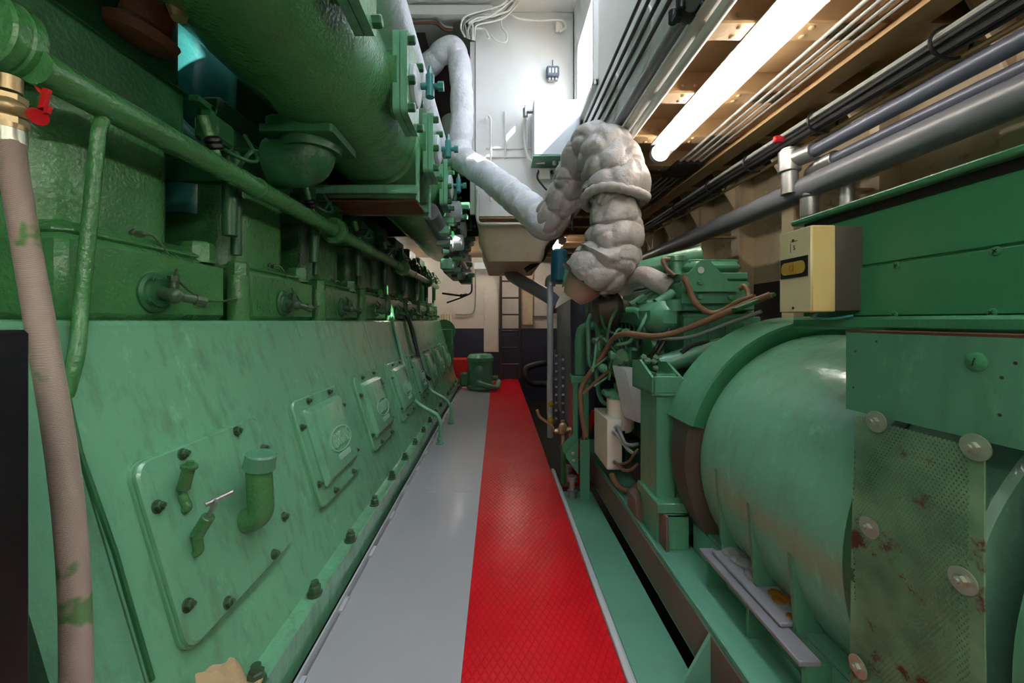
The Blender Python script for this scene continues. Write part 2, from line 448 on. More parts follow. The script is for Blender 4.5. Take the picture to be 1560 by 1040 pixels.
# ================================================================== main engine
E = thing('marine_diesel_engine', 'long green multi-cylinder marine diesel engine filling the left side of the aisle', 'engine', (-1.6, 4.2, 0))
NB, PT = 8, .8
prof = [(-.712, 0), (-.712, .145), (-.717, .15), (-.757, .15), (-.772, .156), (-.782, .172), (-1.092, 1.218), (-1.095, 1.236), (-1.106, 1.248), (-1.12, 1.252), (-2.3, 1.252), (-2.3, 0)]
m = MB()
for a, b in ((.79, .953), (.958, 3.242), (3.252, 5.64), (5.65, 7.55)):
    m.plate((0, a, 0), (1, 0, 0), (0, 0, 1), prof, -(b-a))
m.build('crankcase', 'green', E, 30)
sl = .304/(1+.304**2)**.5; cl = 1/(1+.304**2)**.5
TN = V((-sl, 0, cl)); NN = V((cl, 0, sl))
def wx(z): return -.776-.2963*(z-.155)
def W(y, z, off=0): return V((wx(z), y, z))+NN*off
# front end piece under the ledge
MB().plate((0, .62, 0), (1, 0, 0), (0, 0, 1), [(-1.0, 0), (-1.0, .2), (-1.2, 1.252), (-2.2, 1.252), (-2.2, 0)], -.16).build('end_cover', 'dgreen', E)

def door(k, first=False):
    y0 = 1.055+PT*k; w, h = .545, .52; zc = .612; c = W(y0+w/2, zc)
    m = MB().plate(c+NN*-.004, (0, 1, 0), TN, rrect(w+.012, h+.012, .045), .012)
    m.plate(c+NN*.010, (0, 1, 0), TN, rrect(w, h, .042), .016, .006, rrect(w-.012, h-.012, .04))
    if not first:
        m.plate(c+NN*.024+TN*.01, (0, 1, 0), TN, rrect(w-.12, h-.13, .02), .034, .022, rrect(w-.168, h-.178, .012))
    d = m.build('inspection_door', 'green', E)
    for yy, ss in ((-.12, .235), (.13, .235), (-.245, .13), (-.245, -.15), (.245, .13), (.245, -.15), (-.12, -.235), (.13, -.235)):
        MB().bolt(c+V((0, yy, 0))+TN*ss+NN*.024, NN, .0125, .014).build('bolt', 'bolt', d)
    return d, c
d1, c1 = door(0, True)
# dipstick, T handled dipstick and oil filler on the first door
b = W(1.158, .693, .02)
m = MB().tube(fillet([b, b+NN*.018, P(277, 752, 1.16)], .012), .0125, 14); m.cyl(P(279, 745, 1.16), P(288, 712, 1.16), .017, seg=16, bev=.002)
m.cyl(P(288, 712, 1.16), P(289, 708, 1.16), .022, seg=16); m.lathe(P(289, 708, 1.16), (.2, 0, 1), [(.010, 0), (.010, .012)], 6)
m.build('dipstick_tube', 'green2', d1)
b = W(1.152, .572, .02)
m = MB().tube(fillet([b, b+NN*.018, P(300, 815, 1.153)], .012), .0135, 14); m.cyl(P(300, 815, 1.153), P(318, 786, 1.153), .018, seg=16, bev=.002)
m.build('dipstick_tube', 'green2', d1)
m = MB().cyl(P(317, 788, 1.153), P(330, 762, 1.15), .007, seg=10); m.cyl(P(312, 769, 1.14), P(356, 748, 1.19), .0075, seg=12, bev=.002)
m.build('dipstick_handle', 'steel', d1)
b = W(1.372, .553, .02)
m = MB().tube(fillet([b, b+NN*.065, P(394, 708, 1.38)], .05, 8), .041, 24); m.build('oil_filler_pipe', 'green2', d1)
t0, t1 = P(394, 714, 1.38), P(399, 689, 1.38)
MB().lathe(t0, t1-t0, [(.044, 0), (.052, .004), (.050, .012), (.049, .05), (.043, .056), (0, .057)], 28).build('oil_filler_cap', 'ggreen', d1)
d2, c2 = door(1)
# cast oval badge with lettering
tm = text_mesh('BRONS', 1, .05)
xs = [v.co.x for v in tm.vertices]; ysv = [v.co.y for v in tm.vertices]
tw, th = max(xs)-min(xs), max(ysv)-min(ysv)
o = c2+NN*.059+TN*-.015+V((0, .03, 0))
m = MB()
mesh_o = [o+NN*.001]
m.mesh(tm, frame(o+NN*.004, (0, 1, 0), TN, .190/tw, .072/th, .15))
for q in range(1):
    def rg(s, h): return [o+V((0, 1, 0))*x*s+TN*y*s+NN*h for x, y in circ(.118, 40, .056)]
    m.loops([rg(1.14, -.002), rg(1.14, .007), rg(1.07, .007), rg(1.07, -.002)], closed=True)
m.plate(o+TN*-.086+NN*-.001, (0, 1, 0), TN, rrect(.15, .030, .006), .005, .002)
m.build('cast_badge', 'badge', d2, 20)
for k in range(2, NB): rep(d2, (0, PT*(k-1), 0))
# foundation bolts along the bed flange
fb = MB(); fb.cyl((-.734, .82, .15), (-.734, .82, .158), .030, seg=18); fb.lathe((-.734, .82, .158), (0, 0, 1), [(.024, 0), (.024, .026), (.020, .03)], 6)
fb.cyl((-.734, .82, .188), (-.734, .82, .204), .015, seg=12); fb = fb.build('foundation_bolt', 'bolt', E)
for k in range(1, 17): rep(fb, (0, .39*k, 0))

# per cylinder castings
def bay(k):
    y = PT*k
    m = MB()
    m.obox((-1.55, 1.37+y, 1.37), (.40, 0, 0), (0, .32, 0), (0, 0, .118), .02)
    m.obox((-1.50, 1.37+y, 1.50), (.33, 0, 0), (0, .30, 0), (0, 0, .03), .03)
    m.build('cylinder_foot', 'green2', E)
    m = MB().plate((-1.60, 1.31+y, 1.47), (1, 0, 0), (0, 1, 0), rrect(.744, .49, .13, 10), .42)
    m.build('cylinder_block', 'green2', E)
    m = MB().plate((-1.62, 1.30+y, 1.89), (1, 0, 0), (0, 1, 0), rrect(.80, .545, .04), .25, .012)
    m.obox((-1.66, 1.30+y, 2.22), (.36, 0, 0), (0, .23, 0), (0, 0, .09), .02)
    m.build('cylinder_head', 'dgreen', E)
    m = MB().cyl((-1.20, 1.60+y, 1.48), (-1.20, 1.60+y, 1.49), .058, seg=20); m.lathe((-1.20, 1.60+y, 1.49), (0, 0, 1), [(.056, 0), (.056, .062), (.048, .072), (0, .072)], 6)
    m.build('tie_rod_nut', 'green2', E)
    m = MB().cyl((-1.165, 1.79+y, 1.25), (-1.165, 1.79+y, 1.45), .045, seg=20); m.lathe((-1.165, 1.79+y, 1.45), (0, 0, 1), [(.044, 0), (.044, .055), (.036, .062), (0, .062)], 6)
    m.build('stud_column', 'green2', E)
    a = PX(235, 446, -1.15)+V((0, y, 0))
    m = MB().lathe(a-V((.004, 0, 0)), (1, 0, 0), [(.068, 0), (.068, .012), (.060, .02), (.05, .02), (.046, .028), (0, .03)], 28)
    for q in range(4): m.bolt(a+V((.018, .05*math.cos(q*pi/2+.6), .05*math.sin(q*pi/2+.6))), (1, 0, 0), .008, washer=False)
    v = m.build('indicator_valve', 'dgreen', E)
    m = MB().cyl(a+V((.02, 0, 0)), a+V((.075, .0, -.01)), .022, seg=14); m.ball(a+V((.07, 0, -.01)), .026)
    m.cyl(a+V((.07, -.0, -.01)), a+V((.10, .05, -.02)), .015, seg=12); m.lathe(a+V((.10, .05, -.02)), (.5, .8, -.2), [(.02, 0), (.021, .03), (.014, .03), (.012, .01), (0, .01)], 8)
    m.cyl(a+V((.05, .02, 0)), a+V((.05, .02, .055)), .014, seg=12); m.lathe(a+V((.05, .02, .04)), (0, 0, 1), [(.018, 0), (.018, .018)], 6)
    m.build('valve_body', 'bolt', v)
    s = PX(203, 357, -1.228)+V((0, y, 0))
    m = MB().lathe(s-V((.01, 0, 0)), (1, 0, 0), [(.019, 0), (.019, .02), (.012, .022), (.012, .04)], 6)
    m.tube(spline([s+V((.03, 0, 0)), s+V((.05, .03, -.005)), s+V((.07, .09, -.10)), a+V((.05, .02, .055))], 6), .0045, 8)
    m.tube(spline([a+V((.055, .03, .045)), a+V((.06, .10, -.0)), a+V((.05, .2, -.02)), V((-1.14, 1.74+y, a.z))], 6), .0045, 8)
    m.build('capillary_tube', 'bolt', E)
    # fuel pump and gear behind the water pipe
    m = MB().cyl((-1.17, 1.74+y, 1.62), (-1.17, 1.74+y, 1.9), .03, seg=14); m.lathe((-1.17, 1.74+y, 1.86), (0, 0, 1), [(.042, 0), (.042, .05)], 6)
    m.cyl((-1.20, 1.93+y-.1, 1.55), (-1.20, 1.93+y-.1, 2.02), .022, seg=12)
    m.obox((-1.22, 1.72+y, 2.06), (.05, 0, 0), (0, .06, 0), (0, 0, .05), .012)
    m.obox((-1.16, 1.60+y, 1.98), (.02, 0, 0), (0, .015, 0), (0, 0, .13), .003); m.obox((-1.16, 1.57+y, 2.10), (.02, 0, 0), (0, .05, 0), (0, 0, .012), .003)
    m.build('fuel_pump', 'dgreen', E)
    m = MB().tube(fillet([(-1.14, 1.74+y, 1.9), (-1.08, 1.74+y, 1.99), (-1.10, 1.84+y, 2.03), (-1.25, 1.86+y, 2.05)], .04), .009, 8)
    m.tube(spline([(-1.20, 1.60+y, 2.0), (-1.08, 1.66+y, 1.93), (-1.06, 1.76+y, 1.96), (-1.16, 1.83+y, 2.1)], 6), .0075, 8)
    m.build('fuel_line', 'dgreen', E)
    # stub from the water pipe to the head with a dark union
    p = V((-1.09, 1.56+y, 1.86))
    m = MB().cyl(p, p+V((-.02, -.06, .16)), .019, seg=14); m.build('water_branch', 'green2', E)
    q = p+V((-.004, -.012, .05)); d = V((-.02, -.06, .16)).normalized()
    MB().lathe(q, d, [(.024, 0), (.032, .008), (.032, .02), (.026, .026), (.032, .03), (.032, .04), (.024, .05)], 16).build('pipe_union', 'black', E)
for k in range(NB): bay(k)
m = MB().box(-2.2, -1.70, .95, 7.35, 2.0, 2.55, .03); m.build('camshaft_casing', 'dgreen', E)
# teal charge-air vessel behind the first heads
m = MB().lathe((-1.50, 2.0, 1.75), (0, 0, 1), [(.165, 0), (.165, .42), (.172, .43), (.172, .45), (.160, .46), (.160, 1.15), (.1, 1.22), (0, 1.22)], 36)
m.build('air_vessel', 'teal', E)
MB().cyl((-1.335, 1.64, 2.09), (-1.25, 1.75, 1.98), .022, seg=14).build('air_vessel_drain', 'teal', E)
# first cylinder cover rising out of the picture
m = MB().plate((-1.66, 1.22, 2.14), (1, 0, 0), (0, 1, 0), rrect(.88, .68, .06), .40, .02)
m.box(-2.1, -1.215, .88, 1.566, 2.125, 2.14, .004); m.build('rocker_cover', 'dgreen', E)

# water pipe along the engine
wx0, wz0 = -1.08, 1.844
m = MB().cyl((wx0, .93, wz0), (wx0, 7.1, wz0), .042, seg=28)
for y in (1.78, 2.58, 4.2, 5.1): m.lathe((wx0, y, wz0), (0, 1, 0), [(.046, 0), (.047, .004), (.047, .02), (.046, .024)], 24)
m.build('cooling_water_pipe', 'green2', E)
f = MB()
f.lathe((wx0, 2.62, wz0), (0, 1, 0), [(.085, 0), (.085, .018)], 28); f.lathe((wx0, 2.642, wz0), (0, 1, 0), [(.085, 0), (.085, .018)], 28)
for q in range(6): f.bolt((wx0+.066*math.cos(q*pi/3), 2.62, wz0+.066*math.sin(q*pi/3)), (0, -1, 0), .010, washer=False)
f = f.build('pipe_flange', 'green2', E); rep(f, (0, 1.9, 0)); rep(f, (0, 3.5, 0))
m = MB().lathe(P(8, 64, .93), (0, -1, 0), [(.092, -.01), (.092, .014), (.088, .018), (.088, .022), (.092, .026), (.092, .05), (.086, .056), (.05, .058), (.04, .066), (.018, .068), (.018, .05), (0, .05)], 44)
m.build('end_flange', 'green2', E)
# thin green drain pipe down the front
m = MB().tube(fillet([V((-1.08, 1.09, 1.80)), P(150, 200, 1.075), P(137, 330, 1.06), P(123, 470, 1.04), P(117, 545, 1.0), P(100, 600, .98), P(76, 800, .935), P(62, 900, .93)], .05), .0165, 14)
m.build('drain_pipe', 'green2', E)
m = MB().tube([P(102, 600, .965), P(122, 690, .952), P(175, 840, .95), P(232, 1036, .95)], .006, 8); m.build('seam_bead', 'dgreen', E)

# exhaust / charge air manifold
mx, mz, mr = -.85, 2.48, .32
m = MB().lathe((mx, .25, mz), (0, 1, 0), [(mr*.8, 0), (mr, .05), (mr, 2.36), (mr*.96, 2.40), (mr*.8, 2.42)], 64)
m.lathe((mx, 2.72, mz), (0, 1, 0), [(mr*.8, 0), (mr*.96, .02), (mr, .06), (mr, 3.5), (mr*.6, 3.6)], 64)
m.cyl((mx, 2.6, mz), (mx, 2.75, mz), mr*.72, seg=40)
m.build('manifold', 'green2', E)
def outlet(k):
    y = 1.33+PT*k; z = 2.50
    m = MB().lathe((-.80, y, z), (1, 0, 0), [(.20, 0), (.175, .12), (.16, .2), (.165, .30)], 36)
    o = m.build('manifold_branch', 'green2', E)
    m = MB()
    for x in (-.522, -.484):
        m.plate((x, y, z), (0, 1, 0), (0, 0, 1), rrect(.30, .42, .03), .034)
    fl = m.build('branch_flange', 'green', E)
    for yy in (-.11, .11):
        for zz in (-.17, -.03, .17): MB().bolt((-.45, y+yy, z+zz), (1, 0, 0), .022, .034, washer=False, stud=False).build('bolt', 'dgreen', fl)
    m = MB().lathe((-.449, y, z), (1, 0, 0), [(.105, 0), (.105, .02), (.085, .028), (.06, .03), (0, .03)], 32); m.build('blank_cover', 'lgrey', fl)
    m = MB().cyl((-.42, y+.05, z+.03), (-.36, y+.05, z+.03), .018, seg=12); m.cyl((-.37, y+.05, z-.03), (-.37, y+.05, z+.09), .024, seg=14)
    m.lathe((-.37, y+.05, z+.09), (0, 0, 1), [(.02, 0), (.008, .05)], 8); m.cyl((-.37, y+.05, z+.03), (-.30, y+.05, z+.03), .016, seg=12); m.lathe((-.325, y+.05, z+.03), (1, 0, 0), [(.026, 0), (.026, .03)], 6)
    m.build('indicator_cock', 'teal', fl)
    if k: return
    m = MB().plate((-.93, y+.66, 2.16), (1, 0, 0), (0, 1, 0), rrect(.32, .30, .04), .05, .012)
    m.plate((-.93, y+.66, 2.12), (1, 0, 0), (0, 1, 0), rrect(.34, .32, .015), .035)
    m.lathe((-.93, y+.66, 2.08), (0, 0, 1), [(.14, 0), (.16, .3)], 32)
    m.tube(fillet([(-.93, y+.66, 2.12), (-.95, y+.66, 2.04), (-1.12, y+.66, 2.03)], .1), .12, 24)
    u = m.build('manifold_riser', 'dgreen', E)
for k in range(0, 6): outlet(k)
# support beams below the manifold
m = MB()
for (y, x1) in ((2.66, -.53), (3.12, -.53)):
    z = 2.08
    m.box(-1.5, x1, y-.05, y-.04, z, z+.055); m.box(-1.5, x1, y-.05, y+.05, z+.05, z+.058); m.box(-1.5, x1, y-.05, y+.05, z, z+.008)
    m.box(x1-.012, x1, y-.02, y+.05, z-.03, z+.34)
m.build('support_beam', 'green', E)
m = MB().box(-1.15, -.55, 2.72, 3.05, 2.06, 2.075, .003); m.build('drip_tray', 'rust', E)
# grey duct beneath the far manifold
m = MB().cyl(P(655, 322, 3.4), P(706, 411, 6.0), .075, seg=24)
m.build('air_duct', 'grey', E)
# governor and pump cluster at the far end
for k in range(44):
    m = MB(); y = R.uniform(3.75, 6.2); x = R.uniform(-.62, -.42); z = R.uniform(1.8, 2.45)
    if R.random() < .5: m.cyl((x, y, z), (x+R.uniform(.05, .16), y+R.uniform(-.05, .05), z), R.uniform(.02, .05), seg=14)
    else: m.obox((x, y, z), (R.uniform(.03, .07), 0, 0), (0, R.uniform(.04, .1), 0), (0, 0, R.uniform(.02, .06)), .01)
    m.build('valve_gear', R.choice(['dgreen', 'green', 'green', 'teal', 'lgrey']), E)
for (y, z, r) in ((3.95, 2.33, .10), (4.25, 2.08, .085), (4.62, 2.3, .09), (4.95, 2.05, .07), (5.4, 2.25, .08)):
    MB().lathe((-.50, y, z), (1, 0, 0), [(r*1.15, 0), (r*1.15, .03), (r, .035), (r, .12), (r*.8, .14), (0, .145)], 24).build('glare_cover', 'lgrey', E)  # light grey covers added, their pale colour standing for sun glare
m = MB().obox((-.62, 5.9, 1.98), (.12, 0, 0), (0, .5, 0), (0, 0, .1), .03); m.obox((-.5, 6.3, 1.9), (.1, 0, 0), (0, .15, 0), (0, 0, .07), .02)
m.lathe((-.62, 5.2, 2.0), (0, 1, 0), [(.1, 0), (.13, .05), (.13, .25), (.1, .3)], 24); m.tube(spline([(-.7, 4.6, 2.2), (-.5, 4.9, 1.95), (-.45, 5.6, 1.9), (-.42, 6.2, 2.1)], 8), .015, 8)
m.build('governor', 'dgreen', E)
m = MB().tube(fillet([(-.42, 6.5, 1.85), (-.42, 6.5, 1.70), (-.62, 6.6, 1.62), (-.85, 6.7, 1.55)], .06), .014, 10); m.tube([(-.95, 6.9, 1.72), (-.62, 6.6, 1.66), (-.5, 6.55, 1.68)], .018, 10); m.ball((-.6, 6.58, 1.66), .03)
m.build('control_linkage', 'black', E)
# drain pipes running down the crankcase onto the floor plates
for pts in ([(595, 478, 4.2), (601, 500, 4.1), (622, 580, 4.0), (630, 608, 4.04), (640, 617, 4.04), (668, 632, 4.03), (671, 645, 4.03), (670, 675, 4.03)],
            [(620, 478, 5.05), (630, 500, 5.0), (648, 570, 4.88), (655, 594, 4.85), (680, 608, 4.84), (688, 620, 4.83), (687, 644, 4.83)]):
    m = MB().tube(fillet([P(*p) for p in pts], .05, 4), .019, 12)
    e = P(*pts[-1]); m.lathe((e.x, e.y, .002), (0, 0, 1), [(.04, 0), (.04, .01), (.022, .015), (.03, .05), (.02, .07)], 12)
    m.build('drain_pipe', 'green', E)
m = MB().tube(spline([P(613, 470, 4.8), P(625, 495, 4.8), P(643, 560, 4.7), P(655, 578, 4.6)], 6), .022, 10); m.build('hose', 'blackrub', E)
# end of engine: wheel guard at the far end
m = MB().lathe((-1.02, 7.56, 1.05), (0, 1, 0), [(.22, 0), (.22, .06), (.18, .08), (0, .08)], 32); m.box(-1.3, -.85, 7.55, 7.7, .2, 1.1, .02); m.build('flywheel_guard', 'dgreen', E)

# near-left small things
HS = thing('braided_hose', 'long braided hose hanging from the brass valve with the red lever at far left', 'hose', P(25, 500, .85))
m = MB().tube(spline([P(15, 205, .86), P(24, 280, .85), P(45, 400, .83), P(66, 520, .80), P(88, 650, .77), P(104, 770, .75), P(114, 900, .735), P(116, 1040, .73), P(112, 1150, .73)], 8), .0225, 20)
m.build('sheath', 'braid', HS)
a, b = P(14, 196, .86), P(16, 222, .86)
MB().cyl(a, b, .026, seg=20, bev=.003).build('ferrule', 'zinc', HS)
VL = thing('ball_valve', 'brass ball valve with a red lever above the braided hose at far left', 'valve', P(14, 160, .86))
top, bot = P(14, 122, .87), P(14, 200, .86)
m = MB().cyl(P(14, 118, .87), P(14, 140, .87), .021, seg=16); m.lathe(P(14, 146, .87), (0, 0, -1), [(.028, 0), (.028, .022)], 6); m.ball(P(14, 166, .865), .031, 16, .8)
m.lathe(P(14, 178, .862), (0, 0, -1), [(.026, 0), (.03, .004), (.03, .02), (.026, .024)], 6); m.cyl(P(14, 190, .86), P(14, 198, .86), .027, seg=20)
m.cyl(P(14, 166, .865), P(56, 178, .85), .011, seg=12); m.build('valve_body', 'brass', VL)
m = MB().cyl(P(54, 176, .85), P(60, 179, .845), .016, seg=14)
m.obox(P(66, 170, .85), (.014, 0, .003), (0, .004, 0), (.002, 0, .007)); m.obox(P(68, 153, .85), (.006, 0, .024), (0, .004, 0), (.006, 0, -.0015)); m.obox(P(61, 138, .85), (.005, 0, -.003), (0, .004, 0), (-.004, 0, .006))
m.build('lever', 'redlever', VL)
m = MB().box(-1.6, -.712, .25, .61, 0.0, 1.236, .006)
tag(m.build('black_box', 'black'), 'plain black box at the bottom left corner behind the braided hose', 'cabinet')  # black box filling the dark area beside the engine end
# brass drain cocks under the manifold
BC = thing('drain_cock', 'brass drain cock hanging under the big green manifold at the top left', 'valve', P(268, 10, 1.2))
m = MB().cyl(P(266, -40, 1.2), P(270, 12, 1.2), .024, seg=14); m.cyl(P(270, 10, 1.2), P(273, 29, 1.2), .028, .02, seg=16); m.build('cock_body', 'brass', BC)
m = MB().cyl(P(272, 10, 1.2), P(288, 14, 1.2), .01, seg=10); m.obox(P(289, 10, 1.2), (.004, 0, 0), (0, .004, 0), (.004, 0, .02), .002); m.build('cock_lever', 'brass', BC)
m = MB().lathe(P(214, 62, 1.3), (.3, 0, 1), [(.0, -.01), (.06, -.01), (.09, .0), (.10, .03), (.07, .05), (.06, .25)], 20); m.cyl(P(208, 35, 1.25), P(222, -40, 1.25), .013, seg=12)
tag(m.build('exhaust_elbow', 'rust'), 'dark rusty elbow flange above the first cylinder cover at the top left', 'pipe fitting')
# oily rag on the bed flange
m = MB(); n = 22; vs = []; fs = []
r0 = P(322, 1030, 1.30)
for i in range(n):
    for j in range(n):
        u, v = i/(n-1)-.5, j/(n-1)-.5; e = max(0, 1-(2*abs(u))**3)*max(0, 1-(2*abs(v))**3)
        vs.append((-.84+u*.30+.02*math.sin(9*v), 1.06+v*.32+.02*math.sin(11*u), .17+.030*e+.030*e*math.sin(13*u+5*v)*math.cos(9*v-4*u)+.012*math.sin(31*u)*math.cos(27*v)*e+max(0, -.755-(-.84+u*.30))*.95))
for i in range(n-1):
    for j in range(n-1): fs.append((i*n+j, (i+1)*n+j, (i+1)*n+j+1, i*n+j+1))
m.add(vs, fs); o = m.build('rag', 'rag', None, 60)
so = o.modifiers.new('thickness', 'SOLIDIFY'); so.thickness = .006
tag(o, 'crumpled oil stained yellow rag on the green engine bed at the bottom left', 'rag')

# ================================================================== generator skid
K = thing('skid_frame', 'long green steel skid frame under the diesel generator on the right', 'frame', (.8, 1.6, -.2))
m = MB().box(.482, .686, -.6, 2.92, -.012, .0, .003); m.box(.482, .494, -.6, 2.92, -.3, -.01); m.build('side_plate', 'rail', K)
m = MB().box(.690, .702, -.6, 3.5, .075, .245); m.box(.690, .862, -.6, 3.5, .238, .25, .004); m.box(.690, .70, -.6, 3.5, .25, .262, .004); m.box(.690, .80, -.6, 3.5, .07, .08)
m.build('main_beam', 'rail', K)
MB().box(.6885, .6905, -.6, 3.45, .08, .232).build('beam_web', 'primer', K)
m = MB().box(.860, .868, -.6, 1.75, .25, .365); m.box(.860, .95, -.6, 1.75, .365, .378, .004); m.build('foot_rail', 'rail', K)
m = MB().box(1.55, 1.72, -.6, 3.5, .07, .25); m.box(.69, 1.72, 3.3, 3.45, .07, .24); m.box(.69, 1.72, 2.2, 2.3, .07, .235); m.build('cross_beam', 'rail', K)
for y in (1.30, .55):
    m = MB().plate((.50, y, 0), (1, 0, 0), (0, 0, 1), [(.06, 0), (.19, 0), (.19, .235)], .012); g = m.build('gusset', 'rail', K)
# mounting bracket under the bell housing: U channel, pad, bolt
m = MB().box(.735, .835, 1.735, 1.747, .25, .405, .003); m.box(.735, .747, 1.735, 1.92, .25, .405, .003); m.box(.735, .835, 1.735, 1.92, .392, .405, .003)
m.build('mount_channel', 'ggreen', K)
MB().box(.728, .74, 1.72, 1.95, .25, .402, .002).build('channel_edge', 'primer', K)
m = MB().box(.70, .945, 1.74, 2.0, .405, .45, .004); m.build('mount_pad', 'ggreen', K)
MB().bolt((.755, 1.83, .45), (0, 0, 1), .020, .022, stud=False).build('bolt', 'steel', K)
m = MB().box(.70, .765, 1.98, 2.03, .25, .34); m.box(.69, .74, 1.99, 2.12, .262, .36, .004); m.build('stop_block', 'primer', K)
# tall channel post with a capped top
m = MB().plate((.718, 1.80, .25), (1, 0, 0), (0, 1, 0), [(0, 0), (.088, 0), (.088, .01), (.01, .01), (.01, .2), (0, .2)], .76)
m.box(.80, .81, 1.8, 2.0, .25, 1.0); m.build('post', 'ggreen', K)
m = MB().box(.695, .825, 1.78, 1.79, .925, 1.0, .003); m.plate((.69, 1.78, .92), (0, 1, 0), (0, 0, 1), [(0, 0), (.26, 0), (.26, .13), (.16, .14), (0, .075)], .012)
m.plate((.82, 1.78, .92), (0, 1, 0), (0, 0, 1), [(0, 0), (.26, 0), (.26, .12), (.16, .13), (0, .07)], .012); m.box(.69, .83, 1.78, 2.04, .915, .925); m.build('post_cap', 'ggreen', K)
# alternator foot bar with its stools
m = MB().box(.772, .83, 1.02, 1.53, .362, .378, .003); m.build('foot_bar', 'greymastic', K)
for y in (1.50, 1.26, 1.03):
    m = MB().box(.79, .862, y-.006, y+.006, .25, .362); m.build('stool_plate', 'ggreen', K)
for y in (1.38, 1.14): MB().bolt((.812, y, .362), (0, 0, -1), .012, .016).build('bolt', 'zinc', K)
# short bracket, springs and drain valve at the aisle
SB = thing('bracket_post', 'short green channel bracket standing on the skid plate beside the red floor', 'bracket', (.6, 2.78, 0))
m = MB().plate((.572, 2.76, .0), (1, 0, 0), (0, 1, 0), [(0, 0), (.066, 0), (.066, .1), (.056, .1), (.056, .01), (0, .01)], .42); m.build('post', 'ggreen', SB)
m = MB().plate((.565, 2.79, .17), (-1, 0, .0), (0, 0, 1), [(0, 0), (.085, .12), (.085, .16), (0, .25)], .010); m.build('gusset', 'ggreen', SB)
m = MB().plate((.565, 2.95, .17), (-1, 0, .0), (0, 0, 1), [(0, 0), (.085, .12), (.085, .16), (0, .25)], .010); m.build('gusset', 'ggreen', SB)
m = MB().bolt((.53, 2.80, .32), (-.3, -1, 0), .012, .014); m.bolt((.535, 2.80, .27), (-.3, -1, 0), .012, .014); m.build('bolt', 'zinc', SB)
for i, (x, y) in enumerate(((.545, 2.82), (.545, 3.02))):
    m = MB().lathe((x-.015, y, 0.0), (0, 0, 1), [(.034, 0), (.034, .05), (.022, .055), (.018, .11), (.034, .112), (.034, .15), (0, .155)], 18)
    tag(m.build('spring_mount', 'steel'), ['nearer grey round spring mount beside the short green bracket', 'farther grey round spring mount beside the short green bracket'][i], 'mount', 'spring mounts')
DV = thing('drain_valve', 'small brass drain valve with a long curved lever reaching over the red floor', 'valve', P(860, 680, 3.0))
m = MB().ball(P(856, 656, 3.0), .035); m.cyl(P(845, 657, 3.0), P(870, 654, 3.0), .022, seg=12); m.cyl(P(857, 640, 3.0), P(858, 680, 3.0), .016, seg=12)
m.lathe(P(857, 650, 2.97), (0, -1, 0), [(.034, 0), (.034, .02), (.02, .025)], 8); m.build('valve_body', 'brass', DV)
m = MB().tube(spline([P(845, 657, 3.0), P(842, 650, 3.0), P(832, 642, 3.0), P(822, 634, 3.0), P(818, 624, 3.0)], 6), .011, 10); m.build('lever', 'brass', DV)
m = MB().cyl(P(858, 678, 3.0), V((P(858, 678, 3.0).x, 3.0, .03)), .02, seg=12); m.build('pipe', 'dgreen', DV)

# ================================================================== alternator
AX, AZ, AR = 1.33, .678, .515
A = thing('alternator', 'large green drum shaped alternator in the right foreground', 'alternator', (AX, 1.2, .25))
m = MB().lathe((AX, .70, AZ), (0, 1, 0), [(AR*.98, 0), (AR, .01), (AR, .90), (AR-.012, .915), (AR-.012, .94)], 96)
m.build('drum', 'drum', A)
# flared collar: flat ring and broad curved cover over its upper half
m = MB().ring((AX, 1.66, AZ), (0, 1, 0), .40, AR+.045, .035, 80); m.lathe((AX, 1.695, AZ), (0, 1, 0), [(AR+.02, 0), (AR-.05, .12), (.42, .3), (0, .31)], 64); m.build('bell_housing', 'scorched', A)
arc = [math.radians(a) for a in range(-10, 166, 5)]
def cov(r, y): return [V((AX+r*math.cos(a), y, AZ+r*math.sin(a))) for a in arc]
m = MB(); n = len(arc)
ro, ri = AR+.062, AR+.05
rings = []
for i, a in enumerate(arc):
    d = V((math.cos(a), 0, math.sin(a))); c0 = V((AX, 0, AZ))
    rings.append([c0+d*ri+V((0, 1.60, 0)), c0+d*ro+V((0, 1.60, 0)), c0+d*(ro+.01)+V((0, 1.80, 0)), c0+d*(ri+.01)+V((0, 1.80, 0))])
m.loops(rings); m.build('collar_cover', 'ggreen', A, 30)
m = MB(); rings = []
for a in arc:
    d = V((math.cos(a), 0, math.sin(a))); c0 = V((AX, 0, AZ))
    rings.append([c0+d*(AR-.02)+V((0, 1.625, 0)), c0+d*ri+V((0, 1.60, 0)), c0+d*ri+V((0, 1.607, 0)), c0+d*(AR-.02)+V((0, 1.632, 0))])
m.loops(rings); m.build('collar_face', 'ggreen2', A)
m = MB(); rings = []
for a in [math.radians(x) for x in range(163, 250, 5)]:
    d = V((math.cos(a), 0, math.sin(a))); c0 = V((AX, 0, AZ)); t = (a-math.radians(163))
    rings.append([c0+d*(AR-.01)+V((0, 1.62, 0)), c0+d*(AR+.05)+V((0, 1.63, 0)), c0+d*(AR+.052)+V((0, 1.75, 0)), c0+d*(AR-.01)+V((0, 1.75, 0))])
m.loops(rings); m.build('curved_flange', 'scorched', A)
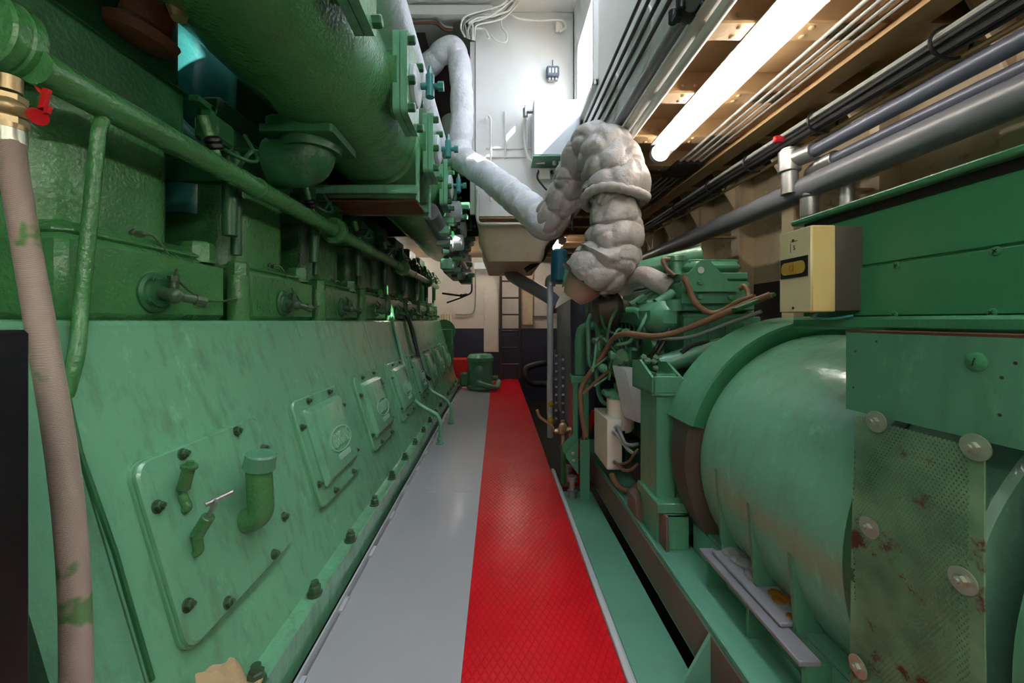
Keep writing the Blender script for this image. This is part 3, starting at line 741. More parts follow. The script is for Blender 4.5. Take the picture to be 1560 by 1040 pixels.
# foot fins
def fin(y, zt, name='foot_fin'):
    pts = [(.835, .38)]; 
    xt = AX-math.sqrt(max(0, AR**2-(zt-AZ)**2))
    pts.append((xt-.004, zt))
    for k in range(1, 9):
        z = zt+(.36-zt)*k/8; pts.append((AX-math.sqrt(AR**2-(min(z, 1)-AZ)**2)+.01, z))
    pts += [(AX-math.sqrt(AR**2-(.33-AZ)**2)+.05, .33), (.95, .30), (.87, .345)]
    m = MB().plate((0, y, 0), (1, 0, 0), (0, 0, 1), pts, .014); return m.build(name, 'ggreen', A)
fin(1.49, .70); fin(1.30, .66); fin(1.125, .60)
m = MB().box(.80, .93, 1.13, 1.49, .379, .392, .003); m.build('foot_plate', 'greymastic', A)
m = MB(); n = 10
for i in range(30):
    x, y = .85+R.uniform(0, .07), 1.31+R.uniform(0, .17); m.ball((x, y, .395), R.uniform(.015, .035), 8, .5)
m.build('mastic_residue', 'greymastic', A)
m = MB()
for i in range(9): m.ball((.85+R.uniform(0, .05), 1.15+R.uniform(0, .12), .393), R.uniform(.012, .026), 8, .3)
m.build('oil_residue', 'oil', A)
# end frame with perforated screen
m = MB().ring((AX, .905, AZ), (0, 1, 0), AR-.1, AR+.006, .03, 80); m.build('end_ring', 'dgreen', A)
m = MB().lathe((AX, .55, AZ), (0, 1, 0), [(.2, 0), (AR-.03, .0), (AR-.005, .02), (AR-.005, .085), (AR-.03, .10), (AR-.06, .105)], 96); m.build('end_shield', 'ggreen', A)
for q in range(14):
    a = math.radians(120+q*9); MB().bolt((AX+(AR-.07)*math.cos(a), .55, AZ+(AR-.07)*math.sin(a)), (0, -1, 0), .016, .02, stud=False).build('bolt', 'zinc', A)
m = MB().cyl((AX, .656, AZ), (AX, .9, AZ), AR-.12, seg=64); m.build('end_winding', 'darkvoid', A)
zt, zb = 1.035, .18
def sy(z): return .90+.03*(zt-z)/(zt-zb)
def sx(z): return .808-(.0 if z > .75 else (.75-z)*-.02)
pl = MB()
for zz in [(zb+(zt-zb)*k/6) for k in range(6)]:
    z2 = zz+(zt-zb)/6
    pl.loops([[V((sx(zz), .662, zz)), V((sx(zz), sy(zz), zz)), V((sx(zz)+.003, sy(zz), zz)), V((sx(zz)+.003, .662, zz))],
              [V((sx(z2), .662, z2)), V((sx(z2), sy(z2), z2)), V((sx(z2)+.003, sy(z2), z2)), V((sx(z2)+.003, .662, z2))]], False, False)
scn = pl.build('vent_screen', 'screen', A)
for (px, py) in ((1336, 642), (1487, 681), (1325, 803), (1468, 884), (1308, 1015), (1452, 1090)):
    p = PX(px, py, .807); MB().cyl(p, p+V((-.003, 0, 0)), .0225, seg=24).bolt(p+V((-.003, 0, 0)), (-1, 0, 0), .009, .009, washer=False).build('bolt', 'zinc', scn)

# control cabinet above the alternator
C = thing('control_cabinet', 'green steel control cabinet on top of the alternator at the right edge', 'control cabinet', (1.2, .8, 1.2))
m = MB().plate((.95, 1.235, 0), (0, -1, 0), (0, 0, 1), [(0, 1.262), (.82, 1.262), (.82, 1.545), (0, 1.545)], -.52)
m.build('cabinet_body', 'ggreen2', C)
m = MB().box(.945, .951, .42, 1.228, 1.392, 1.522, .002); m.build('side_panel', 'ggreen2', C)
m = MB().box(.941, .951, .42, 1.228, 1.262, 1.386, .002); lp = m.build('side_panel', 'ggreen2', C)
for (px, py) in ((1367, 404), (1518, 382), (1363, 479), (1512, 476)):
    p = PX(px, py, .941); m = MB().lathe(p, (-1, 0, 0), [(.0085, 0), (.008, .002), (.004, .0035), (0, .0038)], 20)
    m.build('screw', 'ggreen2', lp)
    MB().obox(p+V((-.0035, 0, 0)), (.0006, 0, 0), (0, .0035, .003), (0, -.0006, .0007)).obox(p+V((-.0035, 0, 0)), (.0006, 0, 0), (0, .003, -.0035), (0, .0007, .0006)).build('screw_slot', 'ink', lp)
m = MB().box(.925, 1.5, .40, 1.26, 1.546, 1.562, .004); m.build('cabinet_lid', 'ggreen2', C)
m = MB().box(.948, .955, .42, 1.23, 1.524, 1.546); m.build('vent_slot', 'darkvoid', C)
m = MB().box(.915, 1.5, .40, 1.24, 1.226, 1.260, .008); m.build('base_rail', 'ggreen2', C)
# terminal box skirt below
sk = MB().plate((.822, .94, 0), (0, -1, 0), (0, 0, 1), [(0, 1.042), (.55, 1.05), (.55, 1.222), (0, 1.222)], -.012)
sk.box(.825, 1.5, .40, .93, 1.205, 1.222)
sk = sk.build('terminal_skirt', 'ggreen', C)
p = PX(1488, 551, .8215); m = MB().lathe(p, (-1, 0, 0), [(.0165, 0), (.0165, .002), (.012, .005), (0, .006)], 24); m.build('slotted_plug', 'ggreen2', sk)
MB().obox(p+V((-.006, 0, 0)), (.0006, 0, 0), (0, .002, -.007), (0, -.001, 0)).build('slot', 'ink', sk)
for px, py in ((1303, 535), (1300, 590), (1526, 575), (1547, 553), (1523, 632), (1335, 520)):
    p = PX(px, py, .822); MB().lathe(p+V((.001, 0, 0)), (-1, 0, 0), [(.003, 0), (.003, .0013)], 10).build('screw_hole', 'ink', sk)
MB().box(.83, .948, .40, .95, 1.213, 1.227).build('rusty_edge', 'rust', sk)

# beige relay box
BX = thing('relay_box', 'beige relay box with an amber window fixed to the front of the green control cabinet', 'relay box', (.88, 1.09, 1.267))
x0, y0, y1, z0, z1 = .812, 1.032, 1.146, 1.272, 1.497
MB().box(.872, .949, y0, y1+.003, z0+.003, z1-.002, .002).build('back_case', 'darkbox', BX)
MB().box(x0+.001, .875, y0-.002, y1, z0, z1, .003).build('cover', 'beigeside', BX)
fr = MB().box(x0-.001, x0+.002, y0, y1-.001, z0+.002, z1-.001, .001).build('cover_front', 'beige', BX)
wy = y0+.008; 
g = MB().plate((x0-.0012, y1-.008, 1.393), (0, -1, 0), (0, 0, 1), [(0, -.026), (.098, -.026), (.098, .028), (0, .028)], .003).build('window_frame', 'black', fr)
MB().plate((x0-.0042, (y0+y1)/2+.001, 1.393), (0, -1, 0), (0, 0, 1), [(x, z) for x, z in rrect(.086, .034, .014)], .0012).build('gauge_face', 'gaugeface', fr)
m = MB()
for rr in (.009, .0055): m.ring((x0-.0054, (y0+y1)/2+.006, 1.393), (-1, 0, 0), rr-.0012, rr, .0004, 24)
m.box(x0-.0058, x0-.0054, (y0+y1)/2-.002, (y0+y1)/2-.001, 1.377, 1.409); m.build('gauge_mark', 'redink', fr)
m = MB()
for z in (z1-.028, z0+.012): m.cyl((x0-.0008, (y0+y1)/2+.004, z), (x0-.002, (y0+y1)/2+.004, z), .004, seg=12)
m.build('cover_screw', 'ink', fr)
lt = text_mesh('S', 1, .02)
m = MB().mesh(lt, frame((x0-.0013, (y0+y1)/2, 1.448), (0, -1, 0), (0, 0, 1), .018, .018, .02))
m.box(x0-.0018, x0-.001, (y0+y1)/2-.012, (y0+y1)/2+.014, 1.4655, 1.467); m.box(x0-.0018, x0-.001, (y0+y1)/2+.0125, (y0+y1)/2+.0138, 1.437, 1.462); m.build('stamped_mark', 'ink', fr)
MB().tube(spline([(.85, 1.06, 1.272), (.86, 1.08, 1.258), (.89, 1.06, 1.255), (.92, 1.03, 1.262)], 5), .004, 8).build('cable', 'teal', BX)

# ================================================================== generator engine
G = thing('generator_engine', 'green diesel engine of the generator under the quilted exhaust pipe', 'engine', (1.1, 2.7, .25))
m = MB().box(.98, 1.34, 2.12, 3.25, .42, 1.25, .02); m.box(.92, 1.36, 2.2, 3.2, .9, 1.04, .02); m.build('engine_block', 'dgreen', G)
m = MB().box(.975, 1.36, 2.08, 3.2, 1.02, 1.3, .02); m.box(.97, 1.37, 2.07, 2.10, 1.0, 1.27, .006)
for k in range(4): m.box(1.0+.09*k, 1.03+.09*k, 2.055, 2.09, .8, 1.24, .004)
m.build('cylinder_block', 'ggreen', G)
m = MB().box(.96, 1.32, 2.04, 3.1, 1.30, 1.345, .008); m.box(.97, 1.31, 2.06, 3.1, 1.345, 1.46, .012); m.build('cylinder_head', 'ggreen', G)
m = MB().box(.98, 1.30, 2.06, 3.05, 1.46, 1.50, .008); m.box(1.0, 1.28, 2.07, 3.0, 1.50, 1.56, .025)
for k in range(12): m.box(1.01, 1.27, 2.10+.07*k, 2.112+.07*k, 1.555, 1.572, .003)
m.build('rocker_cover', 'ggreen', G)
m = MB().lathe((.985, 2.20, 1.5), (0, 0, 1), [(.05, 0), (.04, .03), (.04, .07), (.052, .075), (.052, .10), (.045, .105), (0, .105)], 24); m.cyl((.985, 2.2, 1.53), (1.1, 2.3, 1.5), .04, seg=16); m.build('oil_filler', 'ggreen', G)
Yp = 2.02
def q3(px, py, y=Yp): return P(px, py, y)
pts = [(1037, 462), (1037, 427), (1066, 397), (1078, 396), (1118, 440), (1118, 462)]
m = MB(); base = q3(1037, 462)
poly = [((q3(a, b)-base).x, (q3(a, b)-base).z) for a, b in pts]
m.plate(base, (1, 0, 0), (0, 0, 1), poly, .014); e = q3(1036, 443); f2 = q3(1119, 443); m.box(e.x, f2.x, Yp-.04, Yp, e.z-.006, e.z+.006)
lb = m.build('lifting_bracket', 'ggreen', G)
p = q3(1068, 411, Yp-.016); m = MB().ring(p, (0, 1, 0), .017, .022, .004, 24); m.build('hole_rim', 'ggreen', lb); MB().cyl(p+V((0, .0005, 0)), p+V((0, .004, 0)), .0175, seg=20).build('lifting_hole', 'lgrey', lb)
for px, py in ((1066, 430), (1066, 452), (1112, 453)): MB().bolt(q3(px, py, Yp-.014), (0, -1, 0), .013, .015, washer=False, stud=False).build('bolt', 'ggreen', lb)
m = MB().obox((.905, 2.45, 1.27), (.085, 0, 0), (0, .36, 0), (0, 0, .085), .05); m.cyl((.95, 2.12, 1.30), (.95, 2.12, 1.36), .05, seg=16); m.build('intake_manifold', 'ggreen', G)
# exhaust manifold and turbo outlet below the lagging
m = MB().tube(spline([P(1022, 440, 2.25), P(1000, 428, 2.3), P(980, 420, 2.38), P(960, 424, 2.5), P(950, 440, 2.6)], 8), .058, 18); m.build('exhaust_manifold', 'lag', G)
m = MB().lathe(P(896, 424, 2.56), V((-.55, .25, -.75)), [(.14, -.12), (.172, -.03), (.172, .0), (.13, .022), (.11, .1), (.07, .16), (0, .16)], 36); m.build('turbo_outlet', 'pink', G)
m = MB().ring(P(896, 424, 2.56)+V((-.55, .25, -.75))*.01, V((-.55, .25, -.75)), .15, .185, .018, 40); m.build('clamp_ring', 'scorched', G)
m = MB().lathe(P(925, 470, 2.7), (1, -.2, 0), [(.06, -.1), (.12, -.06), (.13, 0), (.12, .06), (.06, .10), (.05, .2)], 24); m.build('turbocharger', 'scorched', G)
m = MB().lathe(P(1000, 405, 2.4), (-1, .3, -.25), [(.05, -.25), (.055, 0), (.055, .12), (.02, .13)], 20); m.build('coolant_pipe', 'ggreen', G)
# pipes on the aisle side
def tb(name, mat, r, *pts, par=G, y=None, fr=.05):
    m = MB().tube(fillet([P(*p) for p in pts], fr, 5), r, 12); return m.build(name, mat, par)
tb('coolant_pipe', 'ggreen', .042, (905, 497, 3.05), (886, 500, 3.0), (884, 520, 3.0), (884, 570, 3.0), fr=.09)
tb('breather_pipe', 'ggreen', .018, (900, 480, 2.9), (896, 490, 2.85), (897, 545, 2.8), (902, 562, 2.8), (925, 558, 2.8))
tb('oil_pipe', 'ggreen', .026, (903, 430, 2.9), (905, 470, 2.9), (912, 500, 2.85), (913, 540, 2.8))
tb('fuel_pipe', 'ggreen', .020, (955, 472, 2.4), (972, 472, 2.35), (980, 490, 2.3), (986, 520, 2.3), (993, 545, 2.3))
for px, py in ((982, 502), (984, 510)): MB().lathe(P(px, py, 2.3), V((.2, 0, -1)), [(.028, -.01), (.028, .01)], 12).build('pipe_union', 'ggreen', G)
tb('drain_pipe', 'ggreen', .016, (908, 560, 2.8), (912, 600, 2.75), (918, 612, 2.7), (926, 616, 2.7))
m = MB().box(.545, .70, 2.95, 3.05, .78, .84, .01); m.box(.56, .60, 2.96, 3.02, .25, .8, .004); m.box(.64, .68, 2.96, 3.02, .25, .8, .004); m.build('engine_stand', 'ggreen', G)
# injection pump and its small fittings
m = MB().obox((.85, 2.62, 1.0), (.07, 0, 0), (0, .24, 0), (0, 0, .09), .02); m.lathe((.80, 2.42, .98), (0, -1, 0), [(.11, -.08), (.11, 0), (.08, .02), (.03, .03), (.03, .06)], 24); m.build('injection_pump', 'dgreen', G)
for k in range(6):
    y = 2.42+.08*k; MB().lathe((.85, y, 1.085), (0, 0, 1), [(.018, 0), (.018, .04), (.011, .045), (.011, .07)], 10).tube(spline([(.85, y, 1.15), (.83, y, 1.22), (.88, y+.02, 1.33), (.97, y+.02, 1.38)], 5), .005, 7).build('injector_line', 'dgreen', G)
fit = [('pump_fitting', 'dgreen')]
for k in range(34):
    px, py, y = R.uniform(898, 985), R.uniform(500, 580), R.uniform(2.3, 2.75); c = P(px, py, y); m = MB()
    t = R.random()
    if t < .4: m.lathe(c, (R.uniform(-1, 1), R.uniform(-1, 0), R.uniform(-1, 1)), [(.012, 0), (.012, .03), (.02, .03), (.02, .045), (.012, .05)], 8)
    elif t < .7: m.bolt(c, (-.5, -1, .2), .018, .022)
    else: m.obox(c, (.022, 0, 0), (0, .03, 0), (0, 0, .02), .006)
    m.build('pump_fitting', R.choice(['dgreen', 'ggreen', 'bolt']), G)
for k in range(9):
    a = (R.uniform(905, 960), R.uniform(500, 560), 2.5); b = (a[0]+R.uniform(-30, 30), a[1]+R.uniform(10, 50), 2.4)
    MB().tube(spline([P(*a), P((a[0]+b[0])/2+R.uniform(-12, 12), (a[1]+b[1])/2-R.uniform(0, 15), 2.42), P(*b)], 6), .008, 8).build('fuel_line', R.choice(['dgreen', 'ggreen']), G)
m = MB().lathe((.83, 2.2, 1.06), (1, 0, 0), [(.09, 0), (.1, .02), (.1, .05), (.03, .06)], 20)
for q in range(9): m.bolt(P(975+R.uniform(0, 32), 545+R.uniform(0, 16), 2.05), (-.3, -1, .3), .016, .02, washer=False)
m.build('governor_housing', 'dgreen', G)
m = MB().cyl(P(1005, 555, 2.05), P(1100, 530, 2.0), .045, .055, seg=20); m.build('starter_motor', 'ggreen', G)
m = MB().tube(spline([P(1038, 537, 2.0), P(1055, 525, 2.0), P(1080, 521, 2.0)], 6), .012, 8); m.build('hose', 'blackrub', G)
# bolt rows, ribs and small pipes that fill the engine side
for k in range(6): MB().bolt((.965, 2.16+.16*k, 1.325), (-1, 0, 0), .014, .016, washer=False, stud=False).build('bolt', 'bolt', G)
for k in range(5): MB().bolt((1.0+.06*k, 2.055, 1.02), (0, -1, 0), .012, .014, washer=False, stud=False).build('bolt', 'ggreen', G)
for k in range(4): MB().cyl((.88+.0*k, 2.2+.14*k, 1.34), (.97, 2.2+.14*k, 1.40), .032, seg=14).build('intake_port', 'ggreen', G)
for pts in ([(990, 470, 2.2), (975, 500, 2.2), (960, 520, 2.25), (940, 525, 2.3)], [(1010, 500, 2.15), (1000, 530, 2.1), (985, 545, 2.15), (965, 548, 2.2)], [(940, 470, 2.5), (930, 490, 2.45), (925, 520, 2.45), (930, 548, 2.4)],
            [(915, 478, 2.6), (922, 500, 2.55), (940, 512, 2.5), (952, 540, 2.45)], [(1020, 500, 2.1), (1012, 520, 2.08), (1002, 538, 2.08)], [(900, 545, 2.6), (920, 548, 2.55), (945, 560, 2.4), (950, 600, 2.4)]):
    MB().tube(spline([P(*p) for p in pts], 6), .010, 8).build('fuel_line', R.choice(['dgreen', 'ggreen', 'bolt', 'blackcable']), G)
# filters and slanted cover
m = MB().lathe(P(945, 655, 2.5), (0, 0, 1), [(.07, 0), (.082, .02), (.082, .2), (.07, .21), (.05, .215)], 28); m.build('oil_filter', 'whitebox', G)
m = MB().lathe(P(945, 605, 2.5), (0, 0, 1), [(.09, 0), (.09, .03), (.07, .05), (.04, .055), (.04, .09)], 20); m.obox(P(950, 598, 2.5), (.13, 0, 0), (0, .05, 0), (0, 0, .018), .008); m.build('filter_head', 'ggreen', G)
a, b, c = P(952, 557, 2.35), P(975, 557, 2.25), P(975, 640, 2.28)
m = MB().obox(P(963, 600, 2.28), (.035, -.03, 0), (-.02, .06, 0), (.035, 0, -.155), .004); m.build('guard_plate', 'lgrey', G)

# wiring loom along the generator engine
def cable(name, mat, r, pts, label, grp=None, cat='cable', n=8):
    m = MB().tube(spline([P(*p) for p in pts], n), r, 10); o = m.build(name, mat)
    return tag(o, label, cat, grp)
cable('wiring_loom', 'brown', .015, [(1174, 449, 1.72), (1130, 466, 1.8), (1080, 487, 1.9), (1030, 506, 2.0), (995, 512, 2.08), (955, 508, 2.2), (935, 515, 2.3), (922, 535, 2.4), (905, 560, 2.45), (888, 585, 2.5), (884, 605, 2.5), (887, 635, 2.5), (892, 665, 2.5)], 'brown wiring loom sagging across the green generator engine to the junction box')
cable('wiring_loom', 'brown', .014, [(1042, 421, 1.98), (1050, 440, 1.96), (1060, 462, 1.94), (1080, 476, 1.92), (1100, 474, 1.9), (1125, 460, 1.85), (1150, 452, 1.78)], 'brown cable looping down in front of the generator engine lifting bracket')
cable('wiring_loom', 'brown', .011, [(1020, 395, 2.1), (1010, 396, 2.1), (1016, 410, 2.08), (1028, 420, 2.05)], 'short brown cable arching beside the green oil filler cap')
cable('wiring_loom', 'brown', .012, [(1126, 440, 2.0), (1134, 436, 1.98), (1140, 446, 1.95), (1142, 458, 1.9)], 'brown cable curling at the right side of the generator engine')
cable('wiring_loom', 'greycable', .008, [(1160, 474, 1.75), (1110, 492, 1.85), (1050, 513, 1.98), (1000, 516, 2.1), (960, 512, 2.2)], 'thin grey cable just below the sagging brown wiring loom')
cable('wiring_loom', 'brown', .010, [(930, 562, 2.4), (915, 575, 2.45), (898, 590, 2.48), (888, 600, 2.49)], 'short brown branch cable joining the loom above the white junction box')
m = MB().obox(P(1148, 460, 1.76), (.085, 0, .035), (0, .02, 0), (-.004, 0, .008), .003); tag(m.build('cable_tray', 'dgreen'), 'small dark green tray end carrying the brown wiring loom', 'cable tray')

# white junction box beside the beam
J = thing('junction_box', 'white junction box with cable glands beside the skid beam under the generator engine', 'junction box', (.705, 2.56, .35))
MB().box(.66, .751, 2.40, 2.72, .35, .655, .004).build('box_body', 'whitebox', J)
m = MB().box(.752, .775, 2.42, 2.7, .38, .63); m.build('back_plate', 'black', J)
for i, (px, py) in enumerate(((939, 650), (936, 658), (936, 703))):
    p = P(px, py, 2.40); MB().lathe(p+V((0, .002, 0)), (0, -1, 0), [(.018, 0), (.018, .012), (.014, .02), (.010, .022)], 14).build('cable_gland', 'lgrey', J)
m = MB().tube(fillet([P(928, 632, 2.5), P(928, 622, 2.5), P(942, 617, 2.5)], .02), .007, 8); m.lathe(P(928, 640, 2.5), (0, 0, 1), [(.016, 0), (.016, .02), (.008, .03)], 10); m.build('lid_pin', 'brass', J)
cable('gland_cable', 'greycable', .010, [(939, 650, 2.38), (944, 656, 2.3), (952, 674, 2.25), (962, 678, 2.25), (972, 676, 2.25)], 'upper grey cable leaving the white junction box', 'junction box cables')
cable('gland_cable', 'greycable', .010, [(936, 658, 2.38), (942, 664, 2.3), (955, 682, 2.25), (965, 690, 2.22), (972, 688, 2.22)], 'second grey cable leaving the white junction box', 'junction box cables')
cable('gland_cable', 'brown', .009, [(936, 703, 2.38), (942, 708, 2.32), (950, 716, 2.25), (962, 715, 2.2), (972, 706, 2.2)], 'brown cable leaving the lowest gland of the white junction box', 'junction box cables')
cable('gland_cable', 'brown', .008, [(937, 705, 2.38), (945, 707, 2.3), (958, 703, 2.25), (966, 692, 2.2), (973, 684, 2.2)], 'thin brown cable rising from the lowest gland of the white junction box', 'junction box cables')
cable('bilge_hose', 'brown', .018, [(932, 722, 2.4), (938, 735, 2.35), (950, 745, 2.3), (962, 746, 2.3), (972, 738, 2.3)], 'thick brown hose curling under the white junction box', None, 'hose')

# ================================================================== radiator and uprights behind
RD = thing('radiator', 'tall dark grey radiator case with riveted edge behind the generator engine', 'radiator', (.95, 3.8, .1))
MB().box(.62, 1.35, 3.36, 4.15, .12, 1.43, .006).build('radiator_case', 'navy', RD)
MB().box(.615, .62, 3.37, 4.14, .35, 1.43).build('side_panel', 'grey', RD)
m = MB().box(.585, .618, 3.66, 3.70, .2, .95); m.box(.585, .62, 4.08, 4.12, .2, .95); m.build('riveted_angle', 'dpipe', RD)
for k in range(9):
    for y in (3.655, 4.075): MB().lathe((.600, y, .25+.08*k), (0, -1, 0), [(.013, 0), (.010, .008), (0, .01)], 8).build('rivet', 'lgrey', RD)
pts = [(845, 468), (880, 447), (880, 430), (866, 438), (848, 458)]
m = MB().plate(P(845, 470, 3.35), (1, 0, 0), (0, 0, 1), [((a-845)/F*3.35, (470-b)/F*3.35) for a, b in [(845, 470), (880, 448), (878, 430), (862, 437), (848, 460)]], .02); tg = m.build('top_gusset', 'whitebox', RD)
p = P(864, 443, 3.325); MB().box(p.x-.012, p.x+.012, p.y-.004, p.y+.004, p.z-.018, p.z+.018).build('red_stencil', 'redink', tg)
m = MB().plate(P(855, 440, 3.2), (1, 0, 0), (0, 0, 1), [((a-855)/F*3.2, (440-b)/F*3.2) for a, b in [(856, 438), (876, 427), (882, 385), (862, 398)]], .012)
m.build('fan_shield', 'ggreen', RD)
m = MB().lathe(P(852, 400, 3.6), (0, 0, 1), [(.05, -.18), (.075, -.16), (.075, .1), (.05, .12), (0, .12)], 20); tag(m.build('pump_motor', 'blue'), 'small blue motor behind the green shield above the radiator', 'motor')
m = MB().box(.70, .705, 3.1, 3.2, .9, 1.9); m.box(.86, .92, 3.2, 3.28, 1.2, 2.45); tag(m.build('upright', 'dgreen'), 'dark green upright behind the quilted exhaust elbow', 'upright')
m = MB().box(.60, .63, 3.25, 3.35, -.1, .75); m.box(.6, .95, 3.25, 3.35, -.1, -.02); m.obox((.64, 3.1, .25), (.02, 0, 0), (0, .02, 0), (.12, 0, .3))
tag(m.build('red_stand', 'redbox'), 'red steel stand below the radiator case', 'stand')
GP = thing('vent_pipe', 'pale grey upright pipe with a grey elbow standing left of the radiator', 'pipe', (.56, 4.2, 0))
m = MB().cyl((.555, 4.2, .02), (.555, 4.2, 1.62), .032, seg=18); m.build('standpipe', 'lgrey', GP)
m = MB().tube(fillet([P(838, 436, 4.2), P(838, 425, 4.2), P(858, 425, 4.1)], .1), .055, 18); m.build('elbow', 'steel', GP)
YC = thing('chain_fall', 'small yellow valve stem and chain beside the pale grey upright pipe', 'valve', P(834, 600, 4.25))
m = MB().box(*[v for ab in ((.525, .535), (4.22, 4.25)) for v in ab], .25, .62); m.ball((.56, 4.15, .38), .03); m.ball((.555, 4.15, .2), .04); m.build('stem', 'yellow', YC)

# ================================================================== quilted exhaust lagging
def pillow(bu, n, amt):
    if not n:
        return lambda s, a: 1+amt*(min(1, 1.6*abs(math.sin(s*pi/bu+.12*math.sin(a))))**.7-.85)+.012*math.sin(3*a+s*17)+.01*math.sin(7*a-s*31)
    def f(s, a):
        u = s/bu+.16*math.sin(2*a+1.3)+.07*math.sin(5*a+s*11); row = math.floor(u)
        v = a*n/(2*pi)+.5*(row % 2)+.18*math.sin(s*7+row*2.1)
        t = u+.5*math.sin(a)
        cr = .09*max(0, 1-abs(math.sin(pi*t*.63+2*math.sin(a+.4*row)))*7)
        return 1+amt*((abs(math.sin(u*pi))**.45)*(abs(math.sin(v*pi))**.35)-.6)-cr*amt*4
    return f
X = thing('lagged_exhaust', 'silver quilted exhaust pipe rising from the generator engine and bending away across the picture', 'exhaust pipe', P(930, 410, 2.68))
def lag(name, pts, rr, bu, n, amt, mat='lag', steps=22, seg=72):
    sc = lambda y: y*.93 if y < 3.0 else y*.93+(y-3.0)/1.1*.07*y if y < 4.1 else y
    rr = [r*sc(p[2])/p[2] for r, p in zip(rr, pts)]; pts = [(p[0], p[1], sc(p[2])) for p in pts]
    c = spline([P(*p) for p in pts], steps); m = MB().tube(c, lerp_list(rr, steps), seg, pillow(bu, n, amt)); return m.build(name, mat, X, 80)
lag('quilted_elbow', [(897, 428, 2.72), (905, 418, 2.70), (925, 396, 2.68), (934, 372, 2.66), (938, 345, 2.66), (935, 318, 2.66), (933, 295, 2.68)], [.165, .19, .205, .19, .17, .15, .15], .13, 7, .19)
lag('quilted_bend', [(936, 304, 2.68), (938, 292, 2.68), (936, 268, 2.70), (925, 240, 2.74), (908, 222, 2.82), (890, 232, 2.92), (876, 262, 3.0), (862, 292, 3.06), (845, 322, 3.12), (835, 338, 3.16), (825, 343, 3.2)], [.21, .215, .205, .195, .16, .145, .135, .13, .13, .13, .12], .14, 7, .19, steps=16)
m = MB().tube([P(936, 302, 2.49)+V((.185*math.cos(a), .185*math.sin(a), .02*math.sin(2*a))) for a in [2*pi*k/120 for k in range(121)]], .027, 10, lambda s, a: 1+.2*abs(math.sin(s*60))); m.build('gathered_cuff', 'lag', X, 80)
lag('cross_pipe', [(843, 334, 3.14), (832, 340, 3.18), (812, 323, 3.28), (780, 297, 3.5), (745, 270, 3.78), (715, 250, 4.0), (700, 240, 4.08)], [.12, .135, .13, .13, .125, .125, .12], .21, 0, .22, 'lagw')
lag('riser', [(712, 252, 4.02), (700, 240, 4.08), (702, 220, 4.1), (704, 170, 4.1), (702, 120, 4.1), (698, 88, 4.1), (688, 74, 4.1), (672, 82, 4.13), (655, 98, 4.2), (640, 110, 4.3)], [.11, .115, .118, .118, .115, .115, .115, .115, .115, .115], .3, 0, .10, 'lagw')
tag(MB().lathe(P(646, 96, 4.4), (1, 0, .5), [(.12, -.1), (.20, -.1), (.20, 0), (.12, 0)], 28).build('pipe_collar', 'rust'), 'rusty round collar behind the top bend of the white lagged pipe', 'pipe fitting')
# long white lagged main exhaust above the manifold
m = MB().tube([V((-.655, y, 3.06)) for y in [.8+.1*k for k in range(41)]], .135, 36, lambda s, a: 1-.012*(abs(math.sin(s*pi/.7)) < .06)); 
tag(m.build('main_exhaust', 'lagw'), 'straight white lagged exhaust main running above the green manifold', 'exhaust pipe')

# ================================================================== white casing ahead, its boxes and cables
CS = thing('casing', 'tall white steel casing closing the far end of the skylight trunk', 'casing', (.3, 5.3, 2.34))
Yc = 4.2
MB().box(-.235, .80, Yc, 6.35, 2.345, 4.5, .006).build('casing_wall', 'white', CS)
MB().box(-.29, -.24, Yc+.02, Yc+.07, 2.38, 4.2).build('corner_stiffener', 'white', CS)
m = MB().plate((-.2, Yc-.03, 2.33), (1, 0, 0), (0, 1, 0), [(0, 0), (.75, 0), (.75, 2.1), (0, 2.1)], -.012); m.build('bottom_plate', 'cream', CS)
m = MB().tube(fillet([(-.21, Yc-.03, 2.62), (-.21, Yc-.03, 2.26), (.4, Yc-.03, 2.26), (.4, Yc-.03, 2.35)], .06), .014, 10); m.build('hand_rail', 'white', CS)
m = MB().plate((-.16, 4.4, 2.32), (1, 0, 0), (0, 1, 0), rrect(.0+.01, .01, .004), -.01)
m = MB().plate((.18, 5.1, 2.32), (1, 0, 0), (0, 1, 0), rrect(.78, 1.6, .1), -.42, .08); m.build('drain_sump', 'creamwall', CS)
m = MB()
for x0_, x1_, z0_, z1_ in ((.07, .09, 2.95, 3.45), (.30, .32, 3.0, 3.35), (.52, .54, 3.05, 3.45)): m.box(x0_, x1_, Yc-.02, Yc, z0_, z1_, .004)
m.box(-.12, .4, Yc-.02, Yc, 3.05, 3.07, .004); m.box(-.12, .3, Yc-.02, Yc, 2.96, 2.975, .004); m.build('stiffener', 'white', CS)
m = MB().tube(fillet([(-.13, Yc-.04, 3.35), (-.10, Yc-.04, 3.4), (-.07, Yc-.04, 3.35), (-.07, Yc-.04, 2.5)], .03), .012, 8); m.build('conduit', 'white', CS)
